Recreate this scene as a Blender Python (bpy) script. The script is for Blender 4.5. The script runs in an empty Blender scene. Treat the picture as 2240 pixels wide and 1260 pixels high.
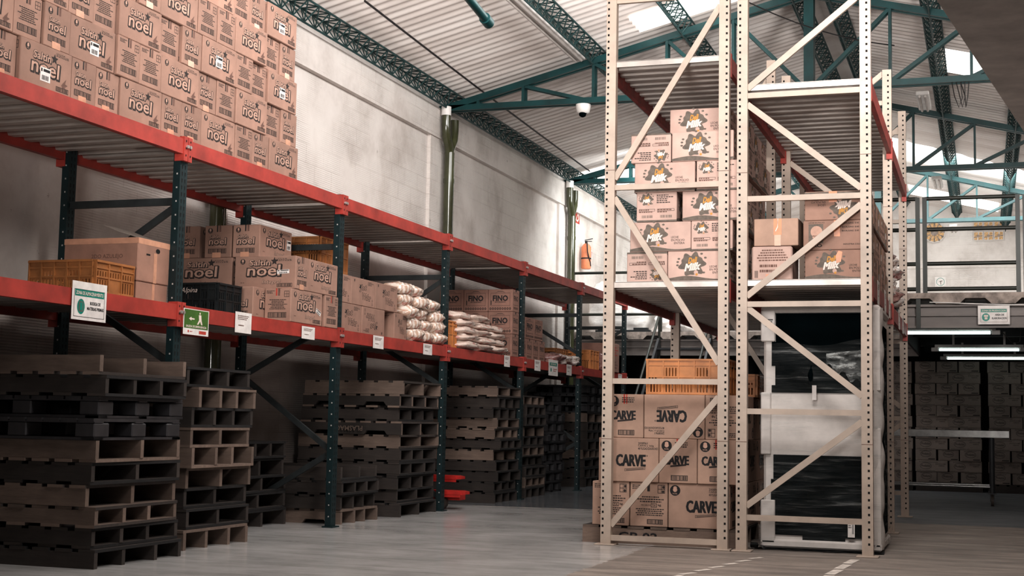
import bpy, math, random
from mathutils import Vector, Matrix, noise
rnd = random.Random(7)
S = bpy.context.scene
COL = S.collection
PI = math.pi
ORD = ['first','second','third','fourth','fifth','sixth','seventh','eighth','ninth','tenth','eleventh','twelfth','thirteenth','fourteenth','fifteenth','sixteenth']

# ------------------------------------------------------------------ materials
def lin(c):
    return tuple(((v/255)/12.92 if v/255 <= .04045 else ((v/255+.055)/1.055)**2.4) for v in c)+(1,)
class NT:
    def __init__(s, name):
        s.m = bpy.data.materials.new(name); s.m.use_nodes = True
        s.n = s.m.node_tree.nodes; s.l = s.m.node_tree.links
        s.b = s.n['Principled BSDF']
    def add(s, t, **k):
        x = s.n.new(t)
        for a, v in k.items(): setattr(x, a, v)
        return x
    def link(s, a, b): s.l.new(a, b)
    def coord(s, kind='Object', scale=(1,1,1)):
        t = s.add('ShaderNodeTexCoord'); mp = s.add('ShaderNodeMapping'); mp.inputs['Scale'].default_value = scale
        s.link(t.outputs[kind], mp.inputs['Vector']); return mp.outputs['Vector']
    def pos(s, scale=(1,1,1)):
        t = s.add('ShaderNodeNewGeometry'); mp = s.add('ShaderNodeMapping'); mp.inputs['Scale'].default_value = scale
        s.link(t.outputs['Position'], mp.inputs['Vector']); return mp.outputs['Vector']
    def noise(s, vec, sc, det=4, rough=.6):
        x = s.add('ShaderNodeTexNoise'); x.inputs['Scale'].default_value = sc; x.inputs['Detail'].default_value = det
        x.inputs['Roughness'].default_value = rough; s.link(vec, x.inputs['Vector']); return x.outputs['Fac']
    def ramp(s, fac, stops):
        r = s.add('ShaderNodeValToRGB'); e = r.color_ramp.elements
        while len(e) < len(stops): e.new(.5)
        for i, (p, c) in enumerate(stops):
            e[i].position = p; e[i].color = c if len(c) == 4 else lin(c)
        s.link(fac, r.inputs['Fac']); return r.outputs['Color']
    def mix(s, fac, a, b, mode='MIX'):
        x = s.add('ShaderNodeMix', data_type='RGBA', blend_type=mode)
        for sock, v in ((0, fac), (6, a), (7, b)):
            if hasattr(v, 'is_output'): s.link(v, x.inputs[sock])
            else: x.inputs[sock].default_value = v
        return x.outputs[2]
    def math(s, op, a, b=0.0):
        x = s.add('ShaderNodeMath', operation=op)
        for i, v in enumerate((a, b)):
            if hasattr(v, 'is_output'): s.link(v, x.inputs[i])
            else: x.inputs[i].default_value = v
        return x.outputs[0]
    def bump(s, h, st=.3, dist=.01):
        x = s.add('ShaderNodeBump'); x.inputs['Strength'].default_value = st; x.inputs['Distance'].default_value = dist
        s.link(h, x.inputs['Height']); s.link(x.outputs['Normal'], s.b.inputs['Normal'])
    def base(s, c):
        if hasattr(c, 'is_output'): s.link(c, s.b.inputs['Base Color'])
        else: s.b.inputs['Base Color'].default_value = c
    def setp(s, **k):
        for a, v in k.items(): s.b.inputs[a].default_value = v
def simple(name, c, rough=.6, metal=0, var=.12, sc=9, rand=.0, stretch=(1,1,1), bump=0, coat=0):
    t = NT(name); v = t.coord('Object', stretch); n = t.noise(v, sc)
    d = tuple(x*(1-var*1.6) for x in c); l = tuple(min(255, x*(1+var)) for x in c)
    col = t.ramp(n, [(.3, d), (.7, l)])
    if rand:
        oi = t.add('ShaderNodeObjectInfo'); f = t.math('MULTIPLY_ADD', oi.outputs['Random'], rand); f.node.inputs[2].default_value = 1-rand
        col = t.mix(1.0, col, f, 'MULTIPLY')
    t.base(col); t.setp(Roughness=rough, Metallic=metal)
    if coat: t.b.inputs['Coat Weight'].default_value = coat
    if bump: t.bump(t.noise(v, sc*6), bump)
    return t.m
def emis(name, c, st):
    t = NT(name); t.base(lin(c)); t.b.inputs['Emission Color'].default_value = lin(c); t.b.inputs['Emission Strength'].default_value = st
    return t.m
M = {}
M['carton'] = simple('kraft_cardboard', (163,130,115), .8, 0, .05, 5, .16)
M['carton_box'] = simple('worn_brown_cardboard', (156,120,104), .8, 0, .06, 5, .1)
M['carton_dark'] = simple('brown_cardboard', (150,137,129), .8, 0, .06, 5, .12)
M['carton_pale'] = simple('pale_cardboard', (196,168,157), .8, 0, .04, 5, .1)
M['carton_carve'] = simple('tan_cardboard', (178,148,131), .8, 0, .05, 5, .1)
M['carton_fino'] = simple('red_brown_cardboard', (152,116,103), .8, 0, .06, 5, .1)
M['ink'] = simple('dark_ink', (52,44,42), .8, 0, .1, 30)
M['ink_black'] = simple('black_ink', (24,22,24), .7, 0, .1, 30)
M['ink_grey'] = simple('grey_ink', (108,98,90), .8, 0, .08, 30)
M['ink_soft'] = simple('faded_ink', (112,84,74), .8, 0, .08, 30)
M['fill'] = simple('light_print', (186,152,136), .8, 0, .04, 20)
M['fill_white'] = simple('white_print', (222,206,197), .8, 0, .03, 20)
M['fill_gold'] = simple('gold_print', (190,140,74), .8, 0, .05, 20)
M['red_ink'] = simple('red_print', (176,66,54), .8, 0, .1, 20)
M['paper'] = simple('white_paper', (222,216,212), .7, 0, .04, 12)
M['tape'] = simple('clear_tape', (196,150,126), .25, 0, .05, 12)
M['tape_orange'] = simple('orange_tape', (196,126,84), .35, 0, .06, 12)
M['rack_green'] = simple('dark_green_paint', (14,38,41), .5, 0, .15, 6)
M['rack_red'] = simple('orange_red_paint', (164,62,53), .5, 0, .09, 5)
M['rack_red_dark'] = simple('worn_red_paint', (150,60,54), .5, 0, .12, 8)
M['rack_brace'] = simple('grey_green_brace_paint', (50,54,55), .5, .2, .15, 6)
M['rack_beige'] = simple('beige_paint', (180,164,151), .5, 0, .05, 4)
M['hole'] = simple('dark_hole', (14,12,12), .9, 0, .05, 10)
M['hole_light'] = simple('pale_hole', (180,176,172), .6, 0, .05, 10)
M['steel_deck'] = simple('galvanized_deck_steel', (186,178,172), .42, .35, .08, 3, 0, (1,6,1))
M['steel'] = simple('stainless_steel', (150,148,146), .3, .8, .1, 6)
M['bolt'] = simple('zinc_bolt', (190,186,182), .35, .6, .05, 20)
M['truss'] = simple('teal_green_steel_paint', (9,58,59), .45, 0, .14, 4)
M['lattice'] = simple('weathered_green_rod', (34,62,62), .55, 0, .2, 6)
M['pipe'] = simple('olive_green_gloss_paint', (66,68,46), .18, 0, .2, 5, 0, (1,1,.4), 0, .6)
M['rail'] = simple('dark_olive_rail_paint', (34,36,29), .5, 0, .15, 6)
def wood(name, c, dk):
    t = NT(name); v = t.coord('Object', (1,6,6)); n = t.noise(v, 5, 6, .7); n2 = t.noise(t.coord('Object'), 3)
    oi = t.add('ShaderNodeObjectInfo'); f = t.math('MULTIPLY_ADD', oi.outputs['Random'], .35); f.node.inputs[2].default_value = .65
    col = t.mix(n2, t.ramp(n, [(.25, dk), (.75, c)]), lin(dk)); col = t.mix(1., col, f, 'MULTIPLY')
    t.base(col); t.setp(Roughness=.85); t.bump(n, .4, .004); return t.m
M['wood_pale'] = wood('pale_weathered_wood', (164,142,127), (108,92,83))
M['wood_mid'] = wood('brown_weathered_wood', (92,81,74), (56,49,46))
M['wood_dark'] = wood('dark_weathered_wood', (54,50,48), (28,26,27))
M['plastic_dark'] = simple('dark_grey_plastic', (56,54,56), .45, 0, .1, 8)
M['crate_orange'] = simple('orange_plastic', (198,132,78), .45, 0, .06, 8, .12)
M['crate_tan'] = simple('brown_orange_plastic', (168,112,66), .5, 0, .08, 8, .12)
M['crate_black'] = simple('black_plastic', (26,30,32), .4, 0, .1, 8)
M['red_plastic'] = simple('red_paint', (190,52,46), .4, 0, .08, 8)
M['rubber'] = simple('dark_rubber', (70,60,54), .7, 0, .1, 8)
M['concrete'] = simple('rough_concrete', (150,138,130), .9, 0, .2, 7, 0, (1,1,1), .6)
M['soffit'] = simple('pale_concrete', (222,216,213), .9, 0, .06, 5, 0, (1,1,1), .15)  # pale concrete of the slab undersides
M['shade'] = simple('shade_toned_partition', (58,54,54), .9, 0, .1, 3)  # the dark under the mezzanine is put into this wall colour
M['steel_grey'] = simple('grey_brown_steel_paint', (116,108,104), .55, .1, .12, 3, 0, (.4,1,1))
M['dark_steel'] = simple('dark_steel', (52,52,54), .5, .2, .12, 4)
M['white_paint'] = simple('white_enamel', (226,222,218), .4, 0, .04, 5)
M['foam'] = simple('white_foam_panel', (206,199,194), .6, 0, .04, 6)
M['black_glass'] = simple('black_gloss_panel', (6,12,14), .3, 0, .2, 3); M['black_glass'].node_tree.nodes['Principled BSDF'].inputs['Specular IOR Level'].default_value = 0
M['sign_green'] = simple('sign_green', (14,128,112), .5, 0, .05, 9)
M['exit_green'] = simple('exit_sign_green', (74,110,50), .4, 0, .08, 9)
M['wire'] = simple('dark_cable', (34,30,30), .6, 0, .1, 9)
M['ext_red'] = simple('faded_orange_red_cylinder', (212,134,98), .4, 0, .06, 9)
M['vent_gold'] = simple('sunlit_opening', (214,176,132), .8, 0, .2, 26)  # warm daylight behind the vents, put into the colour
M['floor_mark'] = simple('worn_white_floor_paint', (214,206,198), .7, 0, .12, 14)
M['tube'] = emis('lit_fluorescent_tube', (226,244,240), 3.4)
M['skylight'] = emis('daylit_fibreglass', (255,252,248), 2.2)
def m_wall(name, rough_blocks=True):
    t = NT(name); p = t.pos(); n = t.noise(p, 1.1, 6, .65); n2 = t.noise(p, 9, 5, .7); n3 = t.noise(t.pos((1,1,.25)), 2.2, 4)
    col = t.ramp(n, [(.3, (190,181,175)), (.52, (217,210,205)), (.75, (226,220,215))])
    col = t.mix(t.math('MULTIPLY', t.math('GREATER_THAN', n2, .69), .5), col, lin((126,112,104)))
    col = t.mix(t.math('MULTIPLY', t.ramp(n3, [(.55,(0,0,0)),(.8,(255,255,255))]), .25), col, lin((168,154,146)))
    # faint block courses
    br = t.add('ShaderNodeTexBrick'); br.inputs['Scale'].default_value = 1.0
    sep = t.add('ShaderNodeSeparateXYZ'); t.link(t.pos(), sep.inputs[0]); cmb = t.add('ShaderNodeCombineXYZ')
    t.link(t.math('ADD', sep.outputs['Y'], sep.outputs['X']), cmb.inputs[0]); t.link(sep.outputs['Z'], cmb.inputs[1])
    t.link(cmb.outputs[0], br.inputs['Vector'])
    br.inputs['Brick Width'].default_value = .42; br.inputs['Row Height'].default_value = .21; br.inputs['Mortar Size'].default_value = .006
    br.inputs['Color1'].default_value = (1,1,1,1); br.inputs['Color2'].default_value = (.93,.93,.93,1); br.inputs['Mortar'].default_value = (.8,.78,.77,1)
    patch = t.ramp(t.noise(p, .8, 2), [(.45,(0,0,0)),(.58,(255,255,255))])
    col = t.mix(t.math('MULTIPLY', patch, .7), col, t.mix(1., col, br.outputs['Color'], 'MULTIPLY'))
    # wall darkened toward the floor, its shade put into the colour
    hg = t.ramp(t.math('MULTIPLY', sep.outputs['Z'], .3), [(.0,(150,142,138)),(.55,(200,196,193)),(.95,(255,255,255))])
    col = t.mix(1., col, hg, 'MULTIPLY')
    t.base(col); t.setp(Roughness=.75)
    wv = t.add('ShaderNodeTexWave', bands_direction='Z'); wv.inputs['Scale'].default_value = 14; wv.inputs['Distortion'].default_value = 1.5
    t.link(t.pos(), wv.inputs['Vector'])
    h = t.math('ADD', t.math('MULTIPLY', wv.outputs['Fac'], t.math('MULTIPLY', patch, .8)), t.math('MULTIPLY', n2, .5))
    t.bump(h, .28, .02); return t.m
M['wall'] = m_wall('white_painted_blockwork')
def m_roof():
    t = NT('weathered_corrugated_sheet'); p = t.pos((.25,1,.25)); n = t.noise(p, 1.6, 5, .6); n2 = t.noise(t.pos(), 5, 5, .7)
    col = t.ramp(n, [(.28, (196,186,180)), (.5, (222,214,209)), (.72, (234,229,225))])
    col = t.mix(t.math('MULTIPLY', t.math('GREATER_THAN', n2, .68), .3), col, lin((140,124,114)))
    t.base(col); t.setp(Roughness=.85); return t.m
M['roof'] = m_roof()
def m_floor():
    t = NT('painted_concrete_floor'); p = t.pos(); sep = t.add('ShaderNodeSeparateXYZ'); t.link(p, sep.inputs[0])
    n = t.noise(p, 1.3, 6, .65); n2 = t.noise(t.pos((.6,2.5,1)), 2.2, 6, .7); n3 = t.noise(p, 14, 4, .7); n4 = t.noise(p, 30, 3)
    light = t.ramp(n2, [(.3, (164,162,160)), (.5, (186,184,182)), (.75, (200,198,196))])
    light = t.mix(t.math('MULTIPLY', t.math('GREATER_THAN', n3, .7), .25), light, lin((130,118,108)))
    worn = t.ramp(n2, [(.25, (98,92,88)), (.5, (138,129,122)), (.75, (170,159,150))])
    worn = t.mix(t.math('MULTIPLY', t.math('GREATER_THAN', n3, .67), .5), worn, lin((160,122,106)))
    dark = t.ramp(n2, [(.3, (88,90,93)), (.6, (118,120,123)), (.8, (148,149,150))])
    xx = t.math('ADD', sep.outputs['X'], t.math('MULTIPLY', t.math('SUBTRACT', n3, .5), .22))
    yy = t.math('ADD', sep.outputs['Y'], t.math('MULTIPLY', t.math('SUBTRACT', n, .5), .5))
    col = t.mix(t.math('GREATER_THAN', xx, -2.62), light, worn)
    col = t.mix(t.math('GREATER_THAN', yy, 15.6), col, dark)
    t.base(col); t.link(t.mix(t.math('GREATER_THAN', xx, -2.62), t.ramp(n, [(.3, (95,95,95)), (.7, (140,140,140))]), t.ramp(n, [(.3, (190,190,190)), (.7, (225,225,225))])), t.b.inputs['Roughness']); t.bump(n4, .08, .003); return t.m
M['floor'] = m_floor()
def m_bag(name, a, b, c, sc, rough=.35, thr=.58):
    t = NT(name); v = t.coord('Object'); n = t.noise(v, sc, 3, .6); n2 = t.noise(t.coord('Object', (1,3,3)), sc*.7, 4, .7)
    col = t.mix(t.math('MULTIPLY', t.math('GREATER_THAN', n, thr), .65), t.ramp(n2, [(.3, a), (.7, b)]), lin(c))
    t.base(col); t.setp(Roughness=rough); t.b.inputs['Coat Weight'].default_value = .4; t.bump(n2, .6, .02); return t.m
M['bag_white'] = m_bag('printed_white_plastic_sack', (196,170,156), (228,212,202), (186,110,98), 7, .35, .62)
M['bag_clear'] = m_bag('clear_plastic_bag', (190,176,168), (232,224,218), (150,110,90), 9, .2)
M['bag_red'] = m_bag('dark_red_bag', (120,84,80), (176,140,132), (110,50,50), 9, .25)
M['bag_bulk'] = m_bag('white_film_bundle', (206,200,196), (238,235,232), (226,222,218), 5, .3)
def m_bread():
    t = NT('clear_wrapped_loaf_packs'); v = t.coord('Object')
    wv = t.add('ShaderNodeTexWave', bands_direction='Y'); wv.inputs['Scale'].default_value = 5.5; wv.inputs['Distortion'].default_value = 2.5; wv.inputs['Detail'].default_value = 3
    t.link(v, wv.inputs['Vector']); n = t.noise(v, 12, 4)
    col = t.ramp(wv.outputs['Fac'], [(.15, (188,160,142)), (.45, (206,186,172)), (.75, (222,208,198))])
    col = t.mix(t.math('MULTIPLY', t.math('GREATER_THAN', n, .62), .6), col, lin((186,92,72)))
    t.base(col); t.setp(Roughness=.25); t.b.inputs['Coat Weight'].default_value = .6; t.bump(n, .5, .02); return t.m
M['bread'] = m_bread()
def m_film(ps, vals, st=(1,1,3)):
    t = NT('wrinkled_stretch_film'); v = t.coord('Object', st); n = t.noise(v, 5, 5, .7); n2 = t.noise(t.coord('Object', (3,1,1)), 3, 3)
    t.base(lin((196,198,196))); t.setp(Roughness=.14)
    t.link(t.ramp(n, [(q, (a,a,a)) for q, a in zip(ps, vals)]), t.b.inputs['Alpha']); t.bump(n, 1., .05); return t.m
M['film'] = m_film((.40,.55,.70),(38,62,150),(.35,.5,4.5)); M['film_torn'] = m_film((.36,.5,.60),(60,110,215))

# ------------------------------------------------------------------ mesh builder
class MB:
    def __init__(s, *mats): s.v = []; s.f = []; s.mi = []; s.mats = list(mats); s.sm = []
    def m(s, name):
        if name not in s.mats: s.mats.append(name)
        return s.mats.index(name)
    def raw(s, vs, fs, mat=0, smooth=False):
        if isinstance(mat, str): mat = s.m(mat)
        o = len(s.v); s.v.extend(tuple(x) for x in vs)
        for f in fs: s.f.append(tuple(i+o for i in f)); s.mi.append(mat); s.sm.append(smooth)
    def box(s, x0, x1, y0, y1, z0, z1, mat=0):
        s.raw([(x,y,z) for x in (x0,x1) for y in (y0,y1) for z in (z0,z1)], [(0,1,3,2),(4,6,7,5),(0,4,5,1),(2,3,7,6),(0,2,6,4),(1,5,7,3)], mat)
    def cbox(s, x0, x1, y0, y1, z0, z1, c=.004, mat=0):
        lo, hi = (x0,y0,z0), (x1,y1,z1); vs = []; idx = {}
        for sx in (0,1):
            for sy in (0,1):
                for sz in (0,1):
                    sg = (sx,sy,sz)
                    for ax in range(3):
                        p = [(lo[k]+(0 if k == ax else c)) if sg[k] == 0 else (hi[k]-(0 if k == ax else c)) for k in range(3)]
                        idx[(sg,ax)] = len(vs); vs.append(p)
        fs = []
        for ax in range(3):
            a, b = [k for k in range(3) if k != ax]
            for q in (0,1):
                def key(i, j):
                    g = [0,0,0]; g[ax] = q; g[a] = i; g[b] = j; return tuple(g)
                f = [idx[(key(0,0),ax)], idx[(key(1,0),ax)], idx[(key(1,1),ax)], idx[(key(0,1),ax)]]
                flip = (q == 0) != (ax == 1)
                fs.append(tuple(f[::-1] if flip else f))
        for ax in range(3):
            a, b = [k for k in range(3) if k != ax]
            for i in (0,1):
                for j in (0,1):
                    g0 = [0,0,0]; g0[a] = i; g0[b] = j; g1 = list(g0); g1[ax] = 1; g0, g1 = tuple(g0), tuple(g1)
                    fs.append((idx[(g0,a)], idx[(g1,a)], idx[(g1,b)], idx[(g0,b)]))
        for sx in (0,1):
            for sy in (0,1):
                for sz in (0,1): fs.append(tuple(idx[((sx,sy,sz),k)] for k in range(3)))
        s.raw(vs, fs, mat)
    def bar(s, p, q, w, h, mat=0, up=(0,0,1)):
        p, q = Vector(p), Vector(q); d = (q-p).normalized(); u = Vector(up)
        if abs(d.dot(u)) > .98: u = Vector((0,1,0))
        a = d.cross(u).normalized()*w/2; b = a.cross(d).normalized()*h/2
        vs = [e+x*a+y*b for e in (p,q) for x, y in ((-1,-1),(1,-1),(1,1),(-1,1))]
        s.raw(vs, [(3,2,1,0),(4,5,6,7),(0,1,5,4),(1,2,6,5),(2,3,7,6),(3,0,4,7)], mat)
    def tube(s, pts, r, n=8, mat=0, cap=True):
        pts = [Vector(p) for p in pts]; vs = []; fs = []; ref = None
        for i, p in enumerate(pts):
            d = (pts[min(i+1,len(pts)-1)]-pts[max(i-1,0)]).normalized()
            if ref is None: ref = Vector((0,0,1)) if abs(d.z) < .9 else Vector((1,0,0))
            a = d.cross(ref).normalized(); b = a.cross(d).normalized(); ref = b
            rr = r[i] if isinstance(r, (list,tuple)) else r
            vs += [p+(a*math.cos(2*PI*k/n)+b*math.sin(2*PI*k/n))*rr for k in range(n)]
        for i in range(len(pts)-1):
            for k in range(n): fs.append((i*n+k, i*n+(k+1)%n, (i+1)*n+(k+1)%n, (i+1)*n+k))
        s.raw(vs, fs, mat, n > 5)
        if cap: s.raw([vs[k] for k in range(n)], [tuple(range(n))[::-1]], mat); s.raw(vs[-n:], [tuple(range(n))], mat)
    def prism(s, poly, fn, d0, d1, mat=0):
        n = len(poly); vs = [fn(a, b, d0) for a, b in poly]+[fn(a, b, d1) for a, b in poly]
        s.raw(vs, [tuple(range(n))[::-1], tuple(range(n, 2*n))]+[(i, (i+1)%n, n+(i+1)%n, n+i) for i in range(n)], mat)
    def build(s, name, parent=None, loc=(0,0,0), rz=0, link=True):
        me = bpy.data.meshes.new(name); me.from_pydata(s.v, [], s.f)
        for x in s.mats: me.materials.append(M[x])
        me.polygons.foreach_set('material_index', s.mi); me.polygons.foreach_set('use_smooth', s.sm); me.update()
        return obj(name, me, parent, loc, rz) if link else me
def obj(name, me, parent=None, loc=(0,0,0), rz=0):
    o = bpy.data.objects.new(name, me); COL.objects.link(o); o.location = loc; o.rotation_euler = (0,0,rz)
    if parent: o.parent = parent
    return o
USED = {}
def tag(o, label, cat, group=None):
    n = len(label.split())
    if n > 16 or n < 4 or label in USED: print('LABEL?', n, label)
    USED[label] = 1
    o['label'] = label; o['category'] = cat
    if group: o['group'] = group
    return o
def thing(name, label, cat, loc=(0,0,0), rz=0, group=None):
    o = bpy.data.objects.new(name, None); COL.objects.link(o); o.location = loc; o.rotation_euler = (0,0,rz); o.empty_display_size = .1
    return tag(o, label, cat, group)
def struct(o): o['kind'] = 'structure'; return o

# ------------------------------------------------------------------ printed art
TC = {}
def text_raw(st, off, shear):
    k = (st, off, shear)
    if k in TC: return TC[k]
    cu = bpy.data.curves.new('t', 'FONT'); cu.body = st; cu.size = 1; cu.offset = off; cu.shear = shear; cu.resolution_u = 2; cu.dimensions = '2D'; cu.fill_mode = 'BOTH'
    ob = bpy.data.objects.new('t', cu); COL.objects.link(ob)
    dg = bpy.context.evaluated_depsgraph_get(); me = bpy.data.meshes.new_from_object(ob.evaluated_get(dg))
    r = ([(v.co.x, v.co.y) for v in me.vertices], [tuple(p.vertices) for p in me.polygons])
    bpy.data.objects.remove(ob); bpy.data.curves.remove(cu); bpy.data.meshes.remove(me)
    TC[k] = r; return r
class Face:
    def __init__(s, mb, o, u, v, w, h):
        s.mb = mb; s.o = Vector(o); s.u = Vector(u); s.v = Vector(v); s.n = s.u.cross(s.v); s.w = w; s.h = h
    def P(s, a, b, l): return s.o+s.u*(a*s.w)+s.v*(b*s.h)+s.n*l
    def rect(s, a0, b0, a1, b1, mat='ink', l=.0008): s.mb.raw([s.P(a0,b0,l), s.P(a1,b0,l), s.P(a1,b1,l), s.P(a0,b1,l)], [(0,1,2,3)], mat)
    def poly(s, pts, mat='ink', l=.0008): s.mb.raw([s.P(a,b,l) for a, b in pts], [tuple(range(len(pts)))], mat)
    def disc(s, a, b, r, mat='ink', l=.0008, n=20, sx=1): s.poly([(a+math.cos(2*PI*k/n)*r*sx*s.h/s.w, b+math.sin(2*PI*k/n)*r) for k in range(n)], mat, l)
    def ring(s, a, b, r, t, mat='ink', l=.0008, n=24, sx=1):
        vs = []
        for rr in (r, r-t):
            vs += [s.P(a+math.cos(2*PI*k/n)*(rr+(r*sx-r))*s.h/s.w, b+math.sin(2*PI*k/n)*rr, l) for k in range(n)]
        s.mb.raw(vs, [(k, (k+1)%n, n+(k+1)%n, n+k) for k in range(n)], mat)
    def frame(s, a0, b0, a1, b1, t, mat='ink', l=.0008):
        tx = t*s.h/s.w
        s.rect(a0,b0,a1,b0+t,mat,l); s.rect(a0,b1-t,a1,b1,mat,l); s.rect(a0,b0+t,a0+tx,b1-t,mat,l); s.rect(a1-tx,b0+t,a1,b1-t,mat,l)
    def text(s, st, a0, b0, a1, b1, mat='ink', l=.0008, off=0, shear=0, dx=0, dy=0, tilt=0):
        vs, fs = text_raw(st, off, shear); rv, _ = text_raw(st, 0, shear)
        x0 = min(v[0] for v in rv); x1 = max(v[0] for v in rv); y0 = min(v[1] for v in rv); y1 = max(v[1] for v in rv)
        out = []
        for x, y in vs:
            p = (x-x0)/(x1-x0); q = (y-y0)/(y1-y0)
            out.append(s.P(a0+p*(a1-a0)+dx, b0+q*(b1-b0)+dy+tilt*(p-.5), l))
        s.mb.raw(out, fs, mat)
    def outlined(s, st, a0, b0, a1, b1, dark='ink', fill='fill', off=.05, shear=0, tilt=0, shadow=True):
        s.text(st, a0, b0, a1, b1, dark, .0007, off, shear, 0, 0, tilt)
        if shadow: s.text(st, a0, b0, a1, b1, dark, .0006, off, shear, .012, -.022, tilt)
        s.text(st, a0, b0, a1, b1, fill, .0014, .016, shear, 0, 0, tilt)
    def bars(s, a0, b0, a1, b1, mat='ink', n=14, fr=True):
        if fr: s.frame(a0, b0, a1, b1, .012, mat)
        r = random.Random(3); x = a0+.012; W = (a1-a0-.024)/n
        for k in range(n): s.rect(x+k*W, b0+.015, x+k*W+W*r.uniform(.3,.75), b1-.015, mat)
    def lines(s, a0, b0, a1, b1, n, mat='ink_soft', seed=1, center=False):
        r = random.Random(seed); H = (b1-b0)/n
        for k in range(n):
            y = b1-(k+1)*H; ww = (a1-a0)*r.uniform(.55, 1); x = a0+((a1-a0-ww)/2 if center else 0); e = x+ww
            while x < e:
                d = r.uniform(.02,.07)*(.5 if s.w > .4 else 1); s.rect(x, y+H*.25, min(x+d, e), y+H*.75, mat); x += d+.012
    def emblem(s, a, b, r, mat='ink'):
        s.disc(a, b, r, mat, .0008); s.disc(a, b+r*.12, r*.42, 'fill', .0014, 12); s.disc(a, b+r*.5, r*.3, 'fill', .0016, 12, 1.2)
        s.text('NOEL', a-r*.45*s.h/s.w, b-r*.72, a+r*.45*s.h/s.w, b-r*.46, 'fill', .0015, .01)
    def star(s, a, b, r, mat='ink'):
        s.poly([(a+math.sin(PI*k/5)*(r if k%2 == 0 else r*.45)*s.h/s.w, b+math.cos(PI*k/5)*(r if k%2 == 0 else r*.45)) for k in range(10)], mat)
def saltin_wide(F, integral=False):
    F.emblem(.13, .84, .085)
    y = .08 if integral else 0
    F.outlined('Saltín', .24, .64+y, .58, .81+y, off=.05, shear=.06); F.star(.65, .76+y, .13)
    F.outlined('noel', .21, .33+y, .75, .65+y, off=.07, shear=.05)
    if integral: F.outlined('Integral', .46, .13, .76, .27, 'ink', 'fill', .06, .2, 0, False); F.lines(.1,.17,.2,.22,1)
    else: F.poly([(.80,.22),(.84,.30),(.90,.40),(.88,.28),(.93,.26),(.88,.2),(.90,.12),(.85,.17),(.80,.12),(.82,.19)], 'ink_soft')
    F.bars(.70, .06, .95, .17); F.lines(.68, .84, .95, .93, 3, 'ink', 4)
def saltin_narrow(F, integral=False):
    F.emblem(.2, .84, .085); F.rect(.44, .80, .49, 1, 'ink'); F.rect(.53, .80, .60, 1, 'ink_soft')
    F.outlined('Saltín', .18, .60, .56, .71, off=.05); F.outlined('noel', .16, .41, .80, .61, off=.06, shear=.05)
    if integral: F.outlined('Integral', .42, .32, .76, .39, 'ink', 'fill', .02, .2, 0, False)
    F.bars(.14, .13, .82, .28); F.rect(.3, .0, .62, .16, 'tape', .0018)
def saltin_text(F, integral=False):
    F.rect(.42, .78, .47, 1, 'red_ink' if integral else 'ink'); F.rect(.50, .78, .58, 1, 'ink_soft'); F.lines(.06, .84, .38, .94, 3, 'ink', 2)
    F.frame(.74, .74, .93, .92, .012); F.rect(.74,.825,.93,.835); F.rect(.83,.74,.84,.92)
    F.lines(.12, .36, .88, .68, 7, 'ink', 5, True); F.bars(.14, .12, .84, .28)
def jet_art(F):
    sc = {'dark':'ink','fill':'carton'}
    F.outlined('Jet', .34, .52, .62, .78, 'ink', 'carton', .06, .2, .03, False); F.outlined('Wafer', .46, .24, .82, .47, 'ink', 'carton', .06, .2, -.03, False)
    F.poly([(.30,.66),(.35,.70),(.33,.78),(.40,.74),(.44,.80),(.46,.76),(.38,.62)], 'ink'); F.rect(.1,.84,.13,.93); F.lines(.68,.78,.94,.93,4,'ink',3)
    F.ring(.88,.12,.05,.012); F.ring(.88,.25,.04,.012)
def jet_narrow(F): F.lines(.1,.82,.9,.92,2,'ink',2); F.ring(.6,.14,.09,.015,'ink',.0008,20,1.6); F.lines(.42,.1,.78,.18,2,'ink',3)
def fino_art(F):
    F.frame(.10, .26, .90, .84, .012); F.poly([(.3,.835),(.4,.92),(.6,.92),(.7,.835),(.6,.9),(.4,.9)]); F.text('FINO', .20, .48, .80, .72, 'ink_black', .0008, .035)
    F.lines(.28, .40, .72, .46, 1, 'ink', 2, True); F.rect(.1,.3,.14,.5)
    for k in range(9): F.ring(.1+.1*k, .13, .055, .03, 'ink', .0008+.0001*k, 12)
def fino_narrow(F): F.frame(.12,.3,.88,.86,.012); F.text('FINO', .2,.5,.8,.72,'ink_black',.0008,.02); F.rect(.15,.12,.8,.22,'ink_soft'); F.rect(.42,.9,.56,1.)
def splat(F, a, b, r, mat='ink_grey', l=.0007):
    n = 96; pts = []
    for k in range(n):
        t = 2*PI*k/n; q = r*(.98+.13*math.sin(6*t+.6)+.10*math.sin(9*t+2)); pts.append((a+math.cos(t)*q*1.12*F.h/F.w, b+math.sin(t)*q))
    F.mb.raw([F.P(a, b, l)]+[F.P(p, q, l) for p, q in pts], [(0, i+1, (i+1)%n+1) for i in range(n)], mat)
    for t in (.5, .9, 2.7, 2.95, 3.2, 5.6, 1.6): F.disc(a+math.cos(t)*r*1.35*F.h/F.w, b+math.sin(t)*r*1.2, r*.09, mat, l, 10, 1.4)
def deli_logo(F, a, b, r):
    k = r*F.h/F.w; splat(F, a, b, r)
    F.text('Deli', a-.36*k, b+.12*r, a+.44*k, b+.62*r, 'fill_gold', .0012, .045, .25, 0, 0, .1*r)
    F.text('Milk', a-.68*k, b-.52*r, a+.70*k, b+.08*r, 'fill_white', .0014, .05, .25, 0, 0, .16*r)
    F.disc(a+.34*k, b-.74*r, r*.2, 'carton_pale', .0016, 12); F.disc(a+.40*k, b-.92*r, r*.11, 'fill_gold', .0017, 10)
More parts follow.
